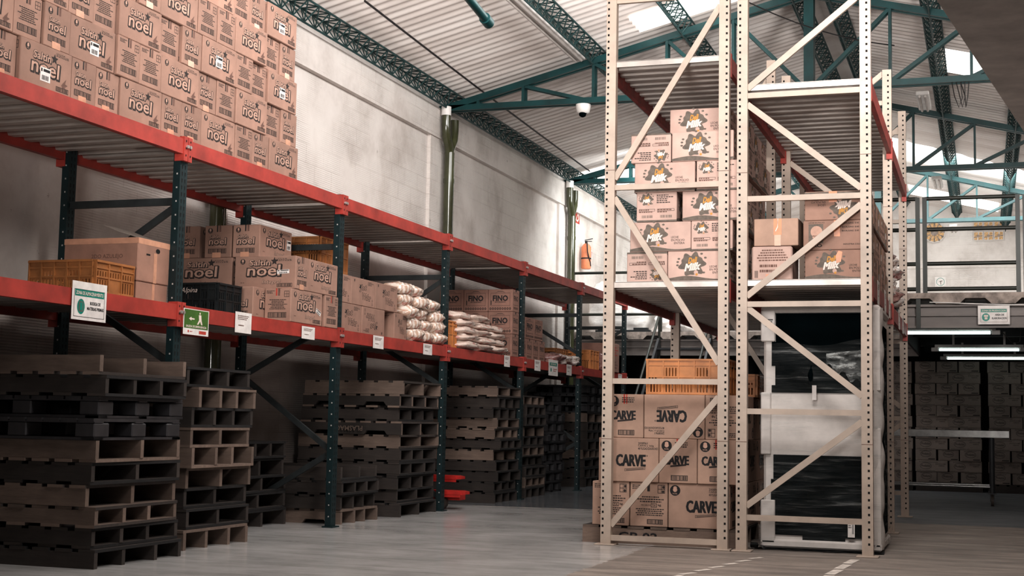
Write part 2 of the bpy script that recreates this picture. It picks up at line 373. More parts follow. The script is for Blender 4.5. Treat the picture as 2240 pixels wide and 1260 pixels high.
def deli_wide(F):
    deli_logo(F, .40, .56, .37)
    F.text('LECHE', .68,.44,.80,.51,'ink',.0008,.005); F.text('EN POLVO', .68,.34,.90,.41,'ink',.0008,.005); F.text('ENTERA', .73,.24,.90,.31,'ink',.0008,.005)
    n = 16; top = [(i/n, .10+.055*math.sin(i/n*2*PI*1.05-.5)+.02) for i in range(n+1)]
    F.poly([(0,.02)]+[(.0,.03)]+top+[(1,.02)], 'ink_grey')
def deli_narrow(F):
    deli_logo(F, .25, .76, .19); F.lines(.5,.62,.95,.93,5,'ink',3); F.frame(.06,.36,.46,.44,.01); F.frame(.52,.36,.94,.44,.01)
    F.lines(.06,.30,.44,.44,2,'ink_soft',4); F.lines(.52,.30,.94,.44,2,'ink_soft',5); F.bars(.12,.12,.42,.24,'ink_grey',14,False); F.bars(.58,.12,.9,.24,'ink_grey',14,False); F.rect(0,.0,1,.06,'ink_grey')
def carve_wide(F):
    F.emblem(.11,.84,.12,'ink_black'); [F.text('CARVE', .30,.36,.78,.62,'ink_black',.0008+.0001*q,.02,0,.008*(q-1)) for q in range(3)]; F.ring(.81,.6,.018,.008,'ink_black')
    F.text('2008961',.66,.86,.82,.91,'ink_black',.0008,.01); F.text('CARVE x 160g',.66,.80,.92,.85,'ink_black',.0008,.01); F.text('48 PLEGADIZAS/BOXES',.66,.74,.99,.79,'ink_black',.0008,.01)
    F.poly([(.44,.24),(.78,.29),(.78,.35),(.44,.30)],'ink_black'); F.poly([(.447,.247),(.773,.296),(.773,.342),(.447,.293)],'carton_carve',.0012)
    for k in range(2): F.poly([(.46,.255+.02*k),(.76,.30+.02*k),(.76,.31+.02*k),(.46,.265+.02*k)],'ink_black',.0015)
def carve_mid(F):
    F.emblem(.2,.84,.12,'ink_black'); [F.text('CARVE', .12,.42,.78,.62,'ink_black',.0008+.0001*q,.02,0,.011*(q-1)) for q in range(3)]; F.lines(.42,.8,.92,.94,3,'ink_black',3); F.rect(.46,.78,.5,1,'red_ink'); F.rect(.53,.78,.56,1,'red_ink')
    F.poly([(.3,.36),(.72,.40),(.72,.44),(.3,.40)],'ink'); F.bars(.32,.06,.76,.18,'ink_black')
def carve_text(F):
    F.lines(.06,.84,.5,.95,3,'ink_black',2); F.rect(.46,.8,.53,1,'ink'); F.frame(.74,.76,.93,.95,.012); F.rect(.74,.85,.93,.862); F.rect(.83,.76,.84,.95); F.disc(.89,.9,.03); F.disc(.88,.8,.03)
    F.text('PESO BRUTO/',.3,.47,.56,.50,'ink',.0008,.01); F.frame(.56,.44,.72,.53,.012,'ink_black'); F.text('9.4',.6,.46,.68,.51,'ink_black',.0008,.01); F.text('kg.',.75,.46,.84,.52,'ink_black',.0008,.02)
    F.lines(.2,.54,.9,.70,3,'ink',3,True); F.lines(.12,.24,.94,.42,4,'ink',6,True); F.bars(.46,.06,.88,.17,'ink_black')
def prod_wide(F):
    F.ring(.32,.52,.3,.03,'ink',.0008,24,1.7); F.text('Productos',.18,.44,.46,.64,'ink',.0008,.015,.2); F.text('HECHO EN COLOMBIA',.62,.66,.95,.75,'ink',.0008,.012); F.text('VARIOS',.72,.5,.9,.59,'ink',.0008,.012); F.lines(.12,.84,.7,.92,1,'ink',2); F.lines(.04,.06,.9,.13,1,'ink',3)
def prod_narrow(F): F.ring(.5,.6,.28,.03,'ink',.0008,24,1.7); F.text('Productos',.3,.52,.7,.72,'ink',.0008,.015,.2); F.lines(.2,.88,.8,.95,1,'ink',2); F.rect(.62,.1,.94,.18,'ink'); F.lines(.1,.05,.9,.1,1,'ink_soft',3)
def carton_mesh(w, d, h, mat, F=None, R=None, B=None, L=None, c=.005, tape=True):
    mb = MB(mat); mb.cbox(-w/2,w/2,-d/2,d/2,0,h,c)
    for fn, o, u, ww in ((F,(-w/2,-d/2,0),(1,0,0),w),(R,(w/2,-d/2,0),(0,1,0),d),(B,(w/2,d/2,0),(-1,0,0),w),(L,(-w/2,d/2,0),(0,-1,0),d)):
        if fn: fn(Face(mb, o, u, (0,0,1), ww, h))
    if tape: mb.raw([(-w/2+.002,-.03,h+.0008),(w/2-.002,-.03,h+.0008),(w/2-.002,.03,h+.0008),(-w/2+.002,.03,h+.0008)],[(0,1,2,3)],'tape'); mb.raw([(-w/2,-.001,h+.0012),(w/2,-.001,h+.0012),(w/2,.001,h+.0012),(-w/2,.001,h+.0012)],[(0,1,2,3)],'ink_soft')
    return mb.build('carton', link=False)
I = lambda f: (lambda F: f(F, True))
CM = {
 'saltin': (carton_mesh(.51,.272,.286,'carton',saltin_wide,saltin_narrow,saltin_wide,saltin_text), .51,.272,.286),
 'integral': (carton_mesh(.60,.255,.29,'carton',I(saltin_wide),I(saltin_narrow),I(saltin_wide),I(saltin_text)), .60,.255,.29),
 'integral_end': (carton_mesh(.60,.27,.29,'carton',I(saltin_wide),I(saltin_text),I(saltin_wide),I(saltin_narrow)), .60,.27,.29),
 'jet': (carton_mesh(.54,.31,.265,'carton',jet_art,jet_narrow,jet_art,jet_narrow), .54,.31,.265),
 'jet_small': (carton_mesh(.50,.32,.265,'carton',jet_narrow,jet_art,jet_narrow,jet_art), .50,.32,.265),
 'fino': (carton_mesh(.385,.272,.285,'carton_fino',fino_art,fino_narrow,fino_art,fino_narrow), .385,.272,.285),
 'deli': (carton_mesh(.518,.345,.25,'carton_pale',deli_wide,deli_narrow,deli_wide,deli_narrow), .518,.345,.25),
 'carve': (carton_mesh(.515,.32,.366,'carton_carve',carve_wide,carve_mid,carve_wide,carve_text), .515,.32,.366),
 'prod': (carton_mesh(.505,.325,.178,'carton_dark',prod_wide,prod_narrow,prod_wide,prod_narrow), .505,.325,.178),
 'plain': (carton_mesh(.36,.4,.225,'carton_carve'), .36,.4,.225),
}
def carton(kind, x, y, z, rz, label, group, flip=False, cat='carton', jit=1):
    me, w, d, h = CM[kind]
    o = obj('cardboard_box', me, None, (x,y,z+(h if flip else 0)), rz+jit*rnd.uniform(-.012,.012))
    if flip: o.rotation_euler = (PI, 0, PI-rz if False else rz)
    tag(o, label, cat, group); return o
STK = None
def sticker(box, kind_face, a, b, w, h, tilt=0):
    """white barcode label glued on the wide (-Y local) face"""
    mb = MB('paper'); F = Face(mb, (0,0,0), (1,0,0), (0,0,1), w, h); F.rect(0,0,1,1,'paper',0)
    F.bars(.15,.08,.85,.45,'ink_black',12,False); F.rect(.3,.7,.95,.9,'ink_black',.0006); F.rect(.06,.68,.2,.92,'ink',.0006)
    o = mb.build('barcode_label', box, (a, b, 0)); return o

# ------------------------------------------------------------------ setting
XW = -7.0
WALL_Y = 35.2
RZ, RX, SL = 6.68, -2.03, .25
def roof_z(x): return RZ-SL*abs(x-RX)
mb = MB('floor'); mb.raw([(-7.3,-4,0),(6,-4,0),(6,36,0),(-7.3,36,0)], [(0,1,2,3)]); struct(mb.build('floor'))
mb = MB('wall'); mb.box(-7.25,XW,-4,35.4,0,5.55)
mb.box(XW,XW+.07,-4,35.2,4.79,5.2)
for y in (5.45,11.4,17.4,23.35,29.3): mb.box(XW,XW+.045,y-.42,y+.42,0,4.79)
struct(mb.build('wall_left'))
mb = MB('wall')
n = 24; poly = [(-7.2,0),(6,0),(6,roof_z(6)+.05),(RX,RZ+.05),(-7.2,roof_z(-7.2)+.05)]
mb.prism(poly, lambda a,b,d: (a,d,b), WALL_Y, WALL_Y+.2); mb.box(-7,3,WALL_Y-.04,WALL_Y,4.9,5.1); struct(mb.build('wall_back'))
mb = MB('wall'); mb.box(2.95,3.15,9.5,35.3,0,5.5); struct(mb.build('wall_right'))
# corrugated roof slopes
def slope(name, xa, xb):
    mb = MB('roof'); p = .177; N = int(39.6/p)*8; vs = []; fs = []; y0 = -4.0
    holes = []
    for i in range(N+1):
        y = y0+i*p/8; dz = .027*math.cos(2*PI*i/8)
        sheet = int((y+4)/1.06)%2*.006
        vs.append((xa,y,roof_z(xa)+dz+sheet)); vs.append((xb,y,roof_z(xb)+dz+sheet))
    for i in range(N): fs.append((2*i, 2*i+1, 2*i+3, 2*i+2))
    mb.raw(vs, fs, 0, True); return struct(mb.build(name))
slope('ceiling', XW-.25, RX); slope('ceiling', RX, 4.2)
mb = MB('roof')
for x in (-5.35,-3.15,-.75,.75,2.2): # overlapping sheet ends
    pass
mb.raw([(RX-.16,-4,roof_z(RX-.16)-.045),(RX,-4,RZ-.03),(RX+.16,-4,roof_z(RX+.16)-.045),(RX-.16,35.2,roof_z(RX-.16)-.045),(RX,35.2,RZ-.03),(RX+.16,35.2,roof_z(RX+.16)-.045)], [(0,1,4,3),(1,2,5,4)]); struct(mb.build('trim_1'))
# translucent roof panels (corrugated like the rest)
def skylight(xa, xb, ya, yb, k):
    mb = MB('skylight'); vs = []; N = int((yb-ya)/.022)
    for i in range(N+1):
        y = ya+i*.022; dz = .027*math.cos(2*PI*(y+4)/.177)-.03
        vs += [(xa,y,roof_z(xa)+dz),(xb,y,roof_z(xb)+dz)]
    mb.raw(vs, [(2*i,2*i+1,2*i+3,2*i+2) for i in range(N)], 0, True); struct(mb.build('window_%d'%k))
skylight(-4.2,-2.5,16.75,17.35,1); skylight(-6.9,-5.2,23.7,25.6,2); skylight(-.48,1.2,19.9,21.1,3); skylight(-1.6,.35,32.6,33.9,4); skylight(-6.5,-4.9,29.9,31.2,5)

# roof trusses
def truss(y, label):
    t = thing('roof_truss', label, 'roof truss', (0,y,5.2)); z0 = -5.2
    def chord(nm, pts, dep):
        mb = MB('truss')
        for dy in (-.055,.055):
            for a, b in zip(pts[:-1], pts[1:]): mb.bar((a[0],dy,a[1]+z0),(b[0],dy,b[1]+z0),.05,dep)
        mb.build(nm, t)
    top = lambda x: 6.44-.25*abs(x-RX)
    chord('bottom_chord', [(-6.98,5.22),(2.9,5.22)], .075); chord('top_chord', [(-6.95,top(-6.95)),(RX,top(RX))], .085); chord('top_chord', [(RX,top(RX)),(2.9,top(2.9))], .085)
    mb = MB('truss'); mb.box(RX-.06,RX+.06,-.1,.1,.04,top(RX)-5.2); mb.build('king_post', t)
    xs = [-6.43,-5.79,-4.82,-3.84,-2.98]; xr = [-1.05,-.1,.85,1.9]
    for x in xs+xr:
        mb = MB('truss')
        for dy in (-.05,.05): mb.bar((x,dy,.03),(x,dy,top(x)-5.2),.035,.05)
        mb.build('web_post', t)
    dia = [(-5.79,-4.95),(-4.82,-3.95),(-3.84,-3.1),(-2.98,-2.1)]
    for a, b in dia:
        mb = MB('truss')
        for dy in (-.04,.04): mb.bar((a,dy,top(a)-5.2-.03),(b,dy,.04),.035,.045)
        mb.build('web_diagonal', t)
    for a, b in ((RX+.05,-1.05),(-1.05,-.1),(-.1,.85),(.85,1.9)):
        mb = MB('truss')
        for dy in (-.04,.04): mb.bar((b,dy,top(b)-5.2-.03),(a,dy,.04),.035,.045)
        mb.build('web_diagonal', t)
truss(17.4,'dark green roof truss meeting the wall above the tall olive downpipe')
truss(23.35,'green roof truss crossing above the fire extinguisher')
truss(29.3,'green roof truss seen through the mezzanine railing')
# lattice purlins
def purlin(x, zc, label, y0=9.0, y1=35.1, wdt=.22, dep=.2, seg=.26):
    t = thing('lattice_purlin', label, 'purlin', (x,y0,zc)); L = y1-y0
    for sx, zz in ((-wdt/2,dep/2),(wdt/2,dep/2),(0,-dep/2)):
        mb = MB('lattice'); mb.tube([(sx,0,zz),(sx,L,zz)], .013, 5); mb.build('chord_rod', t)
    mb = MB('lattice'); n = int(L/seg)
    for i in range(n):
        y = i*seg
        for sx in (-wdt/2,wdt/2):
            mb.tube([(sx,y,dep/2),(0,y+seg/2,-dep/2)], .008, 4, 0, False); mb.tube([(0,y+seg/2,-dep/2),(sx,y+seg,dep/2)], .008, 4, 0, False)
        mb.tube([(-wdt/2,y,dep/2),(wdt/2,y,dep/2)], .008, 4, 0, False); mb.tube([(-wdt/2,y,dep/2),(wdt/2,y+seg,dep/2)], .007, 4, 0, False)
    mb.build('lacing_rods', t)
purlin(-6.83, 5.30, 'dark lattice purlin running along the top of the white side wall')
purlin(-4.82, 5.80, 'lattice purlin carrying the long white light fitting')
purlin(-3.62, 6.08, 'lattice purlin passing under the broken bright roof sheet')
purlin(RX-.2, 6.44, 'ridge lattice purlin on the wall side of the king posts')
purlin(RX+.25, 6.42, 'ridge lattice purlin on the railing side of the king posts')
purlin(-.58, 6.14, 'lattice purlin with small white lamp boxes hung beside it')
purlin(.52, 5.86, 'lattice purlin above the far end of the mezzanine railing')
# downpipes
def downpipe(y, label):
    t = thing('downpipe', label, 'downpipe', (XW+.15,y,0))
    mb = MB('pipe'); mb.tube([(0,0,.0),(0,0,4.62)], .07, 16); mb.tube([(0,0,3.0),(0,0,3.07)], .076, 16); mb.tube([(0,0,4.2),(0,0,4.26)], .076, 16); mb.tube([(.0,.13,0),(.0,.13,4.7)], .02, 8); mb.build('pipe', t)
    mb = MB('pipe')
    mb.tube([(0,0,4.58),(0,-.02,4.66),(0,-.13,4.84),(0,-.15,5.0),(0,-.15,5.16)], .062, 14); mb.tube([(0,0,4.58),(0,.03,4.66),(0,.15,4.82),(0,.17,4.95),(0,.17,5.1)], .058, 14)
    mb.build('branch_elbow', t)
    mb = MB('white_paint'); mb.tube([(0,-.15,5.1),(0,-.15,5.22)], .068, 14); mb.build('collar', t)
downpipe(11.45,'olive downpipe behind the cracker cartons by the first green upright'); downpipe(17.4,'tall glossy olive downpipe below the first roof truss'); downpipe(23.35,'olive downpipe beside the fire extinguisher')
# stair-slab soffit, top right
mb = MB('soffit'); mb.prism([(-.607,2.2),(.97,13.0),(3,13.0),(3,2.2)], lambda a,b,d: (a,b,d), 2.6, 2.85); struct(mb.build('trim_2'))

# ------------------------------------------------------------------ steel racks
def corrugated_deck(name, parent, x0, x1, y0, y1, z):
    """trapezoid ribs running across the shelf, lip on the front edge"""
    mb = MB('steel_deck'); p = .19; n = max(1, round((y1-y0)/p)); p = (y1-y0)/n; prof = []
    for i in range(n):
        b = y0+i*p
        prof += [(b,z-.006),(b+p*.30,z-.006),(b+p*.48,z-.058),(b+p*.86,z-.058)]
    prof.append((y1,z-.006))
    vs = []
    for y, zz in prof: vs += [(x0,y,zz),(x1,y,zz)]
    mb.raw(vs, [(2*i,2*i+1,2*i+3,2*i+2) for i in range(len(prof)-1)])
    mb.raw([(x0,y0,z-.006),(x1,y0,z-.006),(x1,y0,z-.05),(x0,y0,z-.05)], [(0,1,2,3)])
    mb.box(x0,x1,y0,y1,z-.003,z)
    return mb.build(name, parent)
def post_slots(mb, x, y0, y1, z0, z1):   # teardrop slots on a +X face
    z = z0
    while z < z1:
        for c in (.3,.7):
            yy = y0+(y1-y0)*c; mb.raw([(x,yy-.007,z+.018),(x,yy+.007,z+.018),(x,yy+.004,z-.012),(x,yy-.004,z-.012)], [(0,1,2,3)], 'hole')
        z += .052
RX0, RXB = -5.683, -6.755          # front face, rear face of green rack
FY = [6.273+2.7422*i for i in range(7)]
LV = (1.82, 3.066)
rack = thing('pallet_rack','long green and red pallet rack along the white wall','rack',(RX0-.5,FY[0],0))
ox, oy = -(RX0-.5), -FY[0]
for i, y in enumerate(FY):
    top = 3.09
    fr = bpy.data.objects.new('upright_frame', None); COL.objects.link(fr); fr.parent = rack; fr.location = (0, y-FY[0], 0)
    for front in (1,0):
        xo = RX0-.01 if front else RXB+.07
        mb = MB('rack_green'); x1 = xo+ox; x0 = x1-.06; mb.box(x0,x1,-.05,.05,.012,top)
        mb.box(x0-.02,x1+.03,-.07,.07,0,.012)
        post_slots(mb, x1+.0015, -.05, .05, .1, top-.05)
        z = .1
        while z < top-.05:
            mb.raw([(x0+.03,-.0515,z-.006),(x0+.042,-.0515,z-.006),(x0+.042,-.0515,z+.006),(x0+.03,-.0515,z+.006)], [(0,1,2,3)], 'hole_light'); z += .104
        mb.build('post', fr)
    xa, xb = RXB+.06+ox, RX0-.06+ox
    for zz in (2.6,):
        mb = MB('rack_brace'); mb.bar((xa,0,zz),(xb,0,zz),.03,.055); mb.build('horizontal_brace', fr)
    for z0, z1 in (((1.38,1.9),(1.38,.70),(.12,.68)) if i == 2 else ((2.6,2.03),(1.4,1.98),(1.38,.72),(.14,.7)) if i == 5 else ((1.97,2.57),(1.95,1.38),(.75,1.36),(.73,.15))):
        mb = MB('rack_brace'); mb.bar((xa,.01,z0),(xb,.01,z1),.03,.05); mb.build('diagonal_brace', fr)
for i in range(6):
    ya, yb = FY[i]-FY[0], FY[i+1]-FY[0]
    for z in LV:
        for front in (1,0):
            x = RX0+.015 if front else RXB+.03
            mb = MB('rack_red'); mb.box(x-.045+ox,x+ox,ya+.052,yb-.052,z-.115,z); mb.box(x-.05+ox,x-.04+ox,ya+.052,yb-.052,z-.115,z-.03)
            b = mb.build('load_beam', rack)
            for e, yy in ((1,ya),(-1,yb)):
                mb = MB('rack_red'); a, c = sorted((yy+e*.004, yy+e*.056))
                mb.box(x-.075+ox,x+.006+ox,a,c,z-.165,z+.02)
                for k in range(3): mb.raw([(x+.0075+ox,(a+c)/2-.006,z-.13+k*.055),(x+.0075+ox,(a+c)/2+.006,z-.13+k*.055),(x+.0075+ox,(a+c)/2+.006,z-.115+k*.055),(x+.0075+ox,(a+c)/2-.006,z-.115+k*.055)],[(0,1,2,3)],'hole')
                if front: mb.tube([(x+.0+ox,yy+e*.018,z-.055),(x+.022+ox,yy+e*.018,z-.055)], .013, 8, 'bolt')
                mb.build('beam_connector', b)
        d = corrugated_deck('steel_deck', rack, RXB+.03+ox, RX0-.03+ox, ya+.09, yb-.07, z)

def beige_post(fr, x0, x1, hx, y, dep, top, yface=-1):
    mb = MB('rack_beige'); mb.box(x0,x1,y,y+dep,.012,top); mb.cbox((x0+x1)/2-.085,(x0+x1)/2+.085,y-.045,y+dep+.03,0,.012,.003)
    z = .1; hc = x0+(x1-x0)*hx
    while z < top-.05:
        mb.raw([(hc-.008,y-.0012,z-.009),(hc+.008,y-.0012,z-.009),(hc+.008,y-.0012,z+.009),(hc-.008,y-.0012,z+.009)],[(0,1,2,3)],'hole'); z += .0568
    for s in (.87,3.2+rnd.uniform(-.15,.1)):
        mb.raw([(x0,y-.001,s),(x1,y-.001,s),(x1,y-.001,s+.004),(x0,y-.001,s+.004)],[(0,1,2,3)],'ink_soft')
    return mb.build('post', fr)
BY = [11.286,13.95,16.62]
def beige_rack(label, xl, xr, decks, frames, hl, hr, bays):
    t = thing('pallet_rack', label, 'rack', ((xl+xr)/2,BY[0],0)); cx = (xl+xr)/2
    for i, (top, hz, dg) in enumerate(frames):
        fr = bpy.data.objects.new('upright_frame', None); COL.objects.link(fr); fr.parent = t; fr.location = (0,BY[i]-BY[0],0)
        beige_post(fr, xl-cx, xl-cx+.086, hl, 0, .07, top); beige_post(fr, xr-cx-.086, xr-cx, hr, 0, .07, top)
        a, b = xl-cx+.08, xr-cx-.08
        for z in hz:
            mb = MB('rack_beige'); mb.bar((a,.03,z),(b,.03,z),.035,.045); mb.build('horizontal_brace', fr)
        for z0, z1 in dg:
            mb = MB('rack_beige'); mb.bar((a,.035,z0),(b,.035,z1),.03,.05); mb.build('diagonal_brace', fr)
    for i in range(bays):
        ya, yb = BY[i]-BY[0], BY[i+1]-BY[0]
        for z in decks:
            for x in (xl-cx+.0, xr-cx-.045):
                mb = MB('rack_red_dark'); mb.box(x+.002,x+.043,ya+.075,yb-.004,z-.13,z); b = mb.build('load_beam', t)
                for e, yy in ((1,ya+.072),(-1,yb-.001)):
                    m2 = MB('rack_red'); a, c = sorted((yy,yy+e*.05)); m2.box(x-.004,x+.049,a,c,z-.18,z+.02); m2.build('beam_connector', b)
            corrugated_deck('steel_deck', t, xl-cx+.045, xr-cx-.045, ya+.03, yb-.06, z)
    return t
dgA = [(.16,1.23),(2.9,1.5),(3.06,4.5)]; dgB = [(.36,1.05),(1.96,1.25),(2.05,2.78),(3.64,2.91),(3.77,4.5)]
beige_rack('beige rack holding pale milk-powder cartons over the black-lettered cartons', -3.025, -1.971, (2.185,4.075), [(5.1,[.06,1.352,2.985,4.6],dgA),(4.7,[.06,1.352,2.985],dgA),(4.65,[.06,1.352],dgA[:2])], .22, .75, 2)
beige_rack('beige rack standing over the film-wrapped appliance', -1.905, -.834, (2.185,3.805), [(5.1,[.27,1.118,1.985,2.85,3.71],dgB),(4.53,[.27,1.118,2.85,4.2],dgB),(4.7,[.27,1.118,2.0,3.4,4.45],dgB)], .27, .64, 2)

# ------------------------------------------------------------------ pallets
PC = {}
def pallet_meshes(tone, w, d, h, ns, bottom, notch):
    k = (tone,w,d,h,ns,bottom,notch)
    if k in PC: return PC[k]
    r = random.Random(len(PC)); mat = 'wood_'+tone; bt = .02
    def deck(z, gaps):
        mb = MB(mat); end = {'pale':'wood_pale','mid':'wood_pale','dark':'wood_mid'}[tone]; n = 7 if gaps else 5; bw = d/n*(.74 if gaps else .6)
        for i in range(n):
            x = -d/2+bw/2+(d-bw)*i/(n-1); e = r.uniform(-.006,.006)
            mb.box(x-bw/2,x+bw/2,-w/2+e,w/2+e,z,z+bt)
            mb.mi[-4 if False else -1] = mb.m(end) if i == n-1 else 0; mb.mi[-4] = mb.m(end); mb.mi[-3] = mb.m(end)
        return mb.build('deck', link=False)
    zs = bt if bottom else 0
    mb = MB(mat); hh = h-bt-zs; poly = [(-d/2,0),(d/2,0),(d/2,hh),(-d/2,hh)]
    if notch:
        poly = [(-d/2,0)]
        for c in (-.25*d,.25*d): poly += [(c-.13,0),(c-.10,.04),(c+.10,.04),(c+.13,0)]
        poly += [(d/2,0),(d/2,hh),(-d/2,hh)]
    mb.prism(poly, lambda a,b,q: (a,q,b+zs), -.019, .019)
    for fi, f_ in enumerate(mb.f):
        if all(abs(abs(mb.v[q][0])-d/2) < .001 for q in f_): mb.mi[fi] = mb.m({'pale':'wood_pale','mid':'wood_pale','dark':'wood_mid'}[tone])
    st = mb.build('stringer', link=False)
    PC[k] = (deck(h-bt, True), deck(0, False) if bottom else None, st, [-w/2+.02+(w-.04)*i/(ns-1) for i in range(ns)])
    return PC[k]
def wood_pallet(x, y, z, tone, w, d, h, ns, bottom, notch, label, group, flip=False, rz=0):
    """d runs along X (stringer length), w along Y"""
    td, bd, st, ys = pallet_meshes(tone, w, d, h, ns, bottom, notch)
    t = thing('wooden_pallet', label, 'pallet', (x,y,z+(h if flip else 0)), rz, group)
    if flip: t.rotation_euler = (PI,0,rz)
    obj('top_deck', td, t)
    if bd: obj('bottom_deck', bd, t)
    for q in ys:
        s = obj('stringer', st, t); s.location = (rnd.uniform(-.006,.006), q+rnd.uniform(-.03,.03)*(abs(q) < w/2-.05), 0)
    return t
def plastic_pallet(x, y, z, w, d, h, label, group, rz=0):
    t = thing('plastic_pallet', label, 'pallet', (x,y,z), rz, group)
    kp = (w,d)
    if kp not in PC:
        mb = MB('plastic_dark'); n = 9
        for i in range(n):
            a = -d/2+d*i/n; mb.box(a+.008,a+d/n-.008,-w/2,w/2,h-.022,h)
        for i in range(3):
            a = -w/2+(w-.1)*i/2; mb.box(-d/2,d/2,a,a+.1,h-.03,h-.022)
        PC[kp] = mb.build('deck', link=False)
        mb = MB('plastic_dark')
        for i in range(3):
            a = -w/2+(w-.1)*i/2; mb.box(-d/2,d/2,a,a+.1,0,.018)
        for xx in (-d/2,d/2-.1): mb.box(xx,xx+.1,-w/2,w/2,.0,.017)
        PC[kp+('r',)] = mb.build('runner', link=False)
        mb = MB('plastic_dark'); mb.cbox(-.075,.075,-.085,.085,.018,h-.03,.008); PC[kp+('b',)] = mb.build('block', link=False)
    obj('deck', PC[kp], t); obj('runner', PC[kp+('r',)], t)
    for i in (-1,0,1):
        for j in (-1,0,1): obj('block', PC[kp+('b',)], t, (i*(d/2-.075),j*(w/2-.085),0))
    return t
def pstack(xf, y0, y1, depth, hs, tones, where, group, seed, notches=(), flips=(), plast=(), single=(0,)):
    r = random.Random(seed); z = 0; n = len(hs)
    for i, h in enumerate(hs):
        w = (y1-y0)*r.uniform(.96,1.02); d = depth*r.uniform(.96,1.02); jx = r.uniform(-.05,.03); jy = r.uniform(-.03,.03); rz = r.uniform(-.02,.02)
        x = xf-d/2+jx; y = (y0+y1)/2+jy; tone = tones[i%len(tones)]
        pos = 'bottom' if i == 0 else 'topmost' if i == n-1 else ORD[i]+' up'
        if i in plast: plastic_pallet(x, y, z, round(y1-y0,2), round(depth,2), .142, f'dark plastic pallet, {pos} in the {where}', group, rz)
        else: wood_pallet(x, y, z, tone, round(w,2), round(d,2), h-.002, r.choice((3,4,4)), i not in single and r.random() < .75 and i not in flips, i in notches, f'{ {"pale":"pale","mid":"brown","dark":"dark"}[tone]} wooden pallet, {pos} in the {where}', group, i in flips, rz)
        z += h
pstack(-5.47,7.76,8.80,1.2,[.125,.135,.137,.14,.145,.145,.144,.144,.14,.13],['dark','dark','mid','mid','dark','pale','dark','dark','dark','mid'],'stack ahead of the first green upright','pallets ahead of the first green upright',11,(),(5,9),(6,7))
pstack(-5.63,9.15,10.08,1.15,[.15,.152,.153,.152,.152,.152,.152,.153,.152],['pale','dark','dark','pale','pale','pale','dark','pale','dark'],'stack just beyond the first green upright','pallets just beyond the first green upright',12,(0,),(4,))
pstack(-6.27,10.95,11.9,.62,[.155]*5,['dark'],'low dark stack against the wall','low dark pallet stack against the wall',13)
pstack(-5.77,12.05,12.90,1.1,[.14,.135,.135,.13],['pale','dark','dark','dark'],'low stack at the second green upright','pallets at the second green upright',14,(0,),(3,))
pstack(-5.71,13.32,14.36,1.15,[.14]*10,['dark','dark','dark','dark','dark','mid','mid','dark','mid','mid'],'stack ahead of the third green upright','pallets ahead of the third green upright',15,(6,8))
pstack(-5.67,16.2,17.08,1.15,[.13]*11,['dark','dark','dark','dark','mid','dark','mid','mid','dark','dark','mid'],'stack ahead of the fourth green upright','pallets ahead of the fourth green upright',16)
pstack(-5.76,17.55,18.46,1.15,[.135]*10,['dark','mid','dark','dark','mid'],'stack just beyond the fourth green upright','pallets just beyond the fourth green upright',17)
pstack(-5.90,18.9,19.86,1.0,[.142]*9,['dark'],'plastic stack before the fifth green upright','plastic pallets before the fifth green upright',18,(),(),range(9))
pstack(-5.92,21.2,22.2,1.0,[.145]*11,['dark','dark','dark','mid'],'stack beyond the fifth green upright','pallets beyond the fifth green upright',19,(),(),(8,9,10))
# stencil lettering on two pallets
def stencil(st, o, u, w, h, mat, nm, par, flip=False):
    mb = MB(mat); F = Face(mb, (0,0,0), (-1,0,0) if flip else (1,0,0), (0,0,-1) if flip else (0,0,1), w, h)
    F.text(st, 0,0,1,1, mat, .002, .01); return mb
pl_ = [q for q in bpy.data.objects if q.get('label','').endswith('seventh up in the stack ahead of the third green upright')][0]
stencil('PLASMAC', None, None, .30, .05, 'wood_pale', '', None, True).build('stencil_print', pl_, (.15,-.545,.085))
# ------------------------------------------------------------------ crates and bags
CC = {}
def crate_parts(L, W, H, mat, cols=5):
    k = (L,W,H,mat)
    if k in CC: return CC[k]
    def panel(ww, n, plaques):
        mb = MB(mat); t = .012
        mb.box(-ww/2,ww/2,0,t+.012,H-.016,H); mb.box(-ww/2,ww/2,.002,t-.002,H-.03,H-.016); mb.box(-ww/2,ww/2,0,t+.006,H-.058,H-.048); mb.box(-ww/2,ww/2,0,t+.006,H*.5-.008,H*.5+.004); mb.box(-ww/2,ww/2,0,t+.006,.0,.02)
        mb.box(-ww/2,ww/2,.002,t-.002,H-.075,H-.03)
        for i in range(n+1):
            x = -ww/2+ww*i/n; mb.box(max(-ww/2,x-.006),min(ww/2,x+.006),0,t+.008,0,H)
        for i in range(n):
            a, b = -ww/2+ww*i/n, -ww/2+ww*(i+1)/n
            for (z0, z1) in ((.02,H*.5),(H*.5,H-.05)):
                if (i, z0 > .03) in plaques: mb.box(a,b,.002,t,z0,z1); continue
                m = max(3, int((b-a)/.026))
                for q in range(m): xx = a+(b-a)*(q+.5)/m; mb.box(xx-(b-a)/m*.24,xx+(b-a)/m*.24,.003,t-.002,z0,z1)
                mb.box(a,b,.003,t-.002,z1-.02,z1)
        return mb.build('side_panel', link=False)
    P = panel(L, cols, {(0,True),(cols-1,True),(0,False),(cols-1,False),(cols//2,True)} if cols < 5 else {(0,True),(cols-1,True),(cols//2,True)}); Q = panel(W, 3, {(1,False)})
    mb = MB(mat); mb.box(-L/2+.01,L/2-.01,-W/2+.01,W/2-.01,0,.012); B = mb.build('crate_base', link=False)
    CC[k] = (P,Q,B,L,W,H); return CC[k]
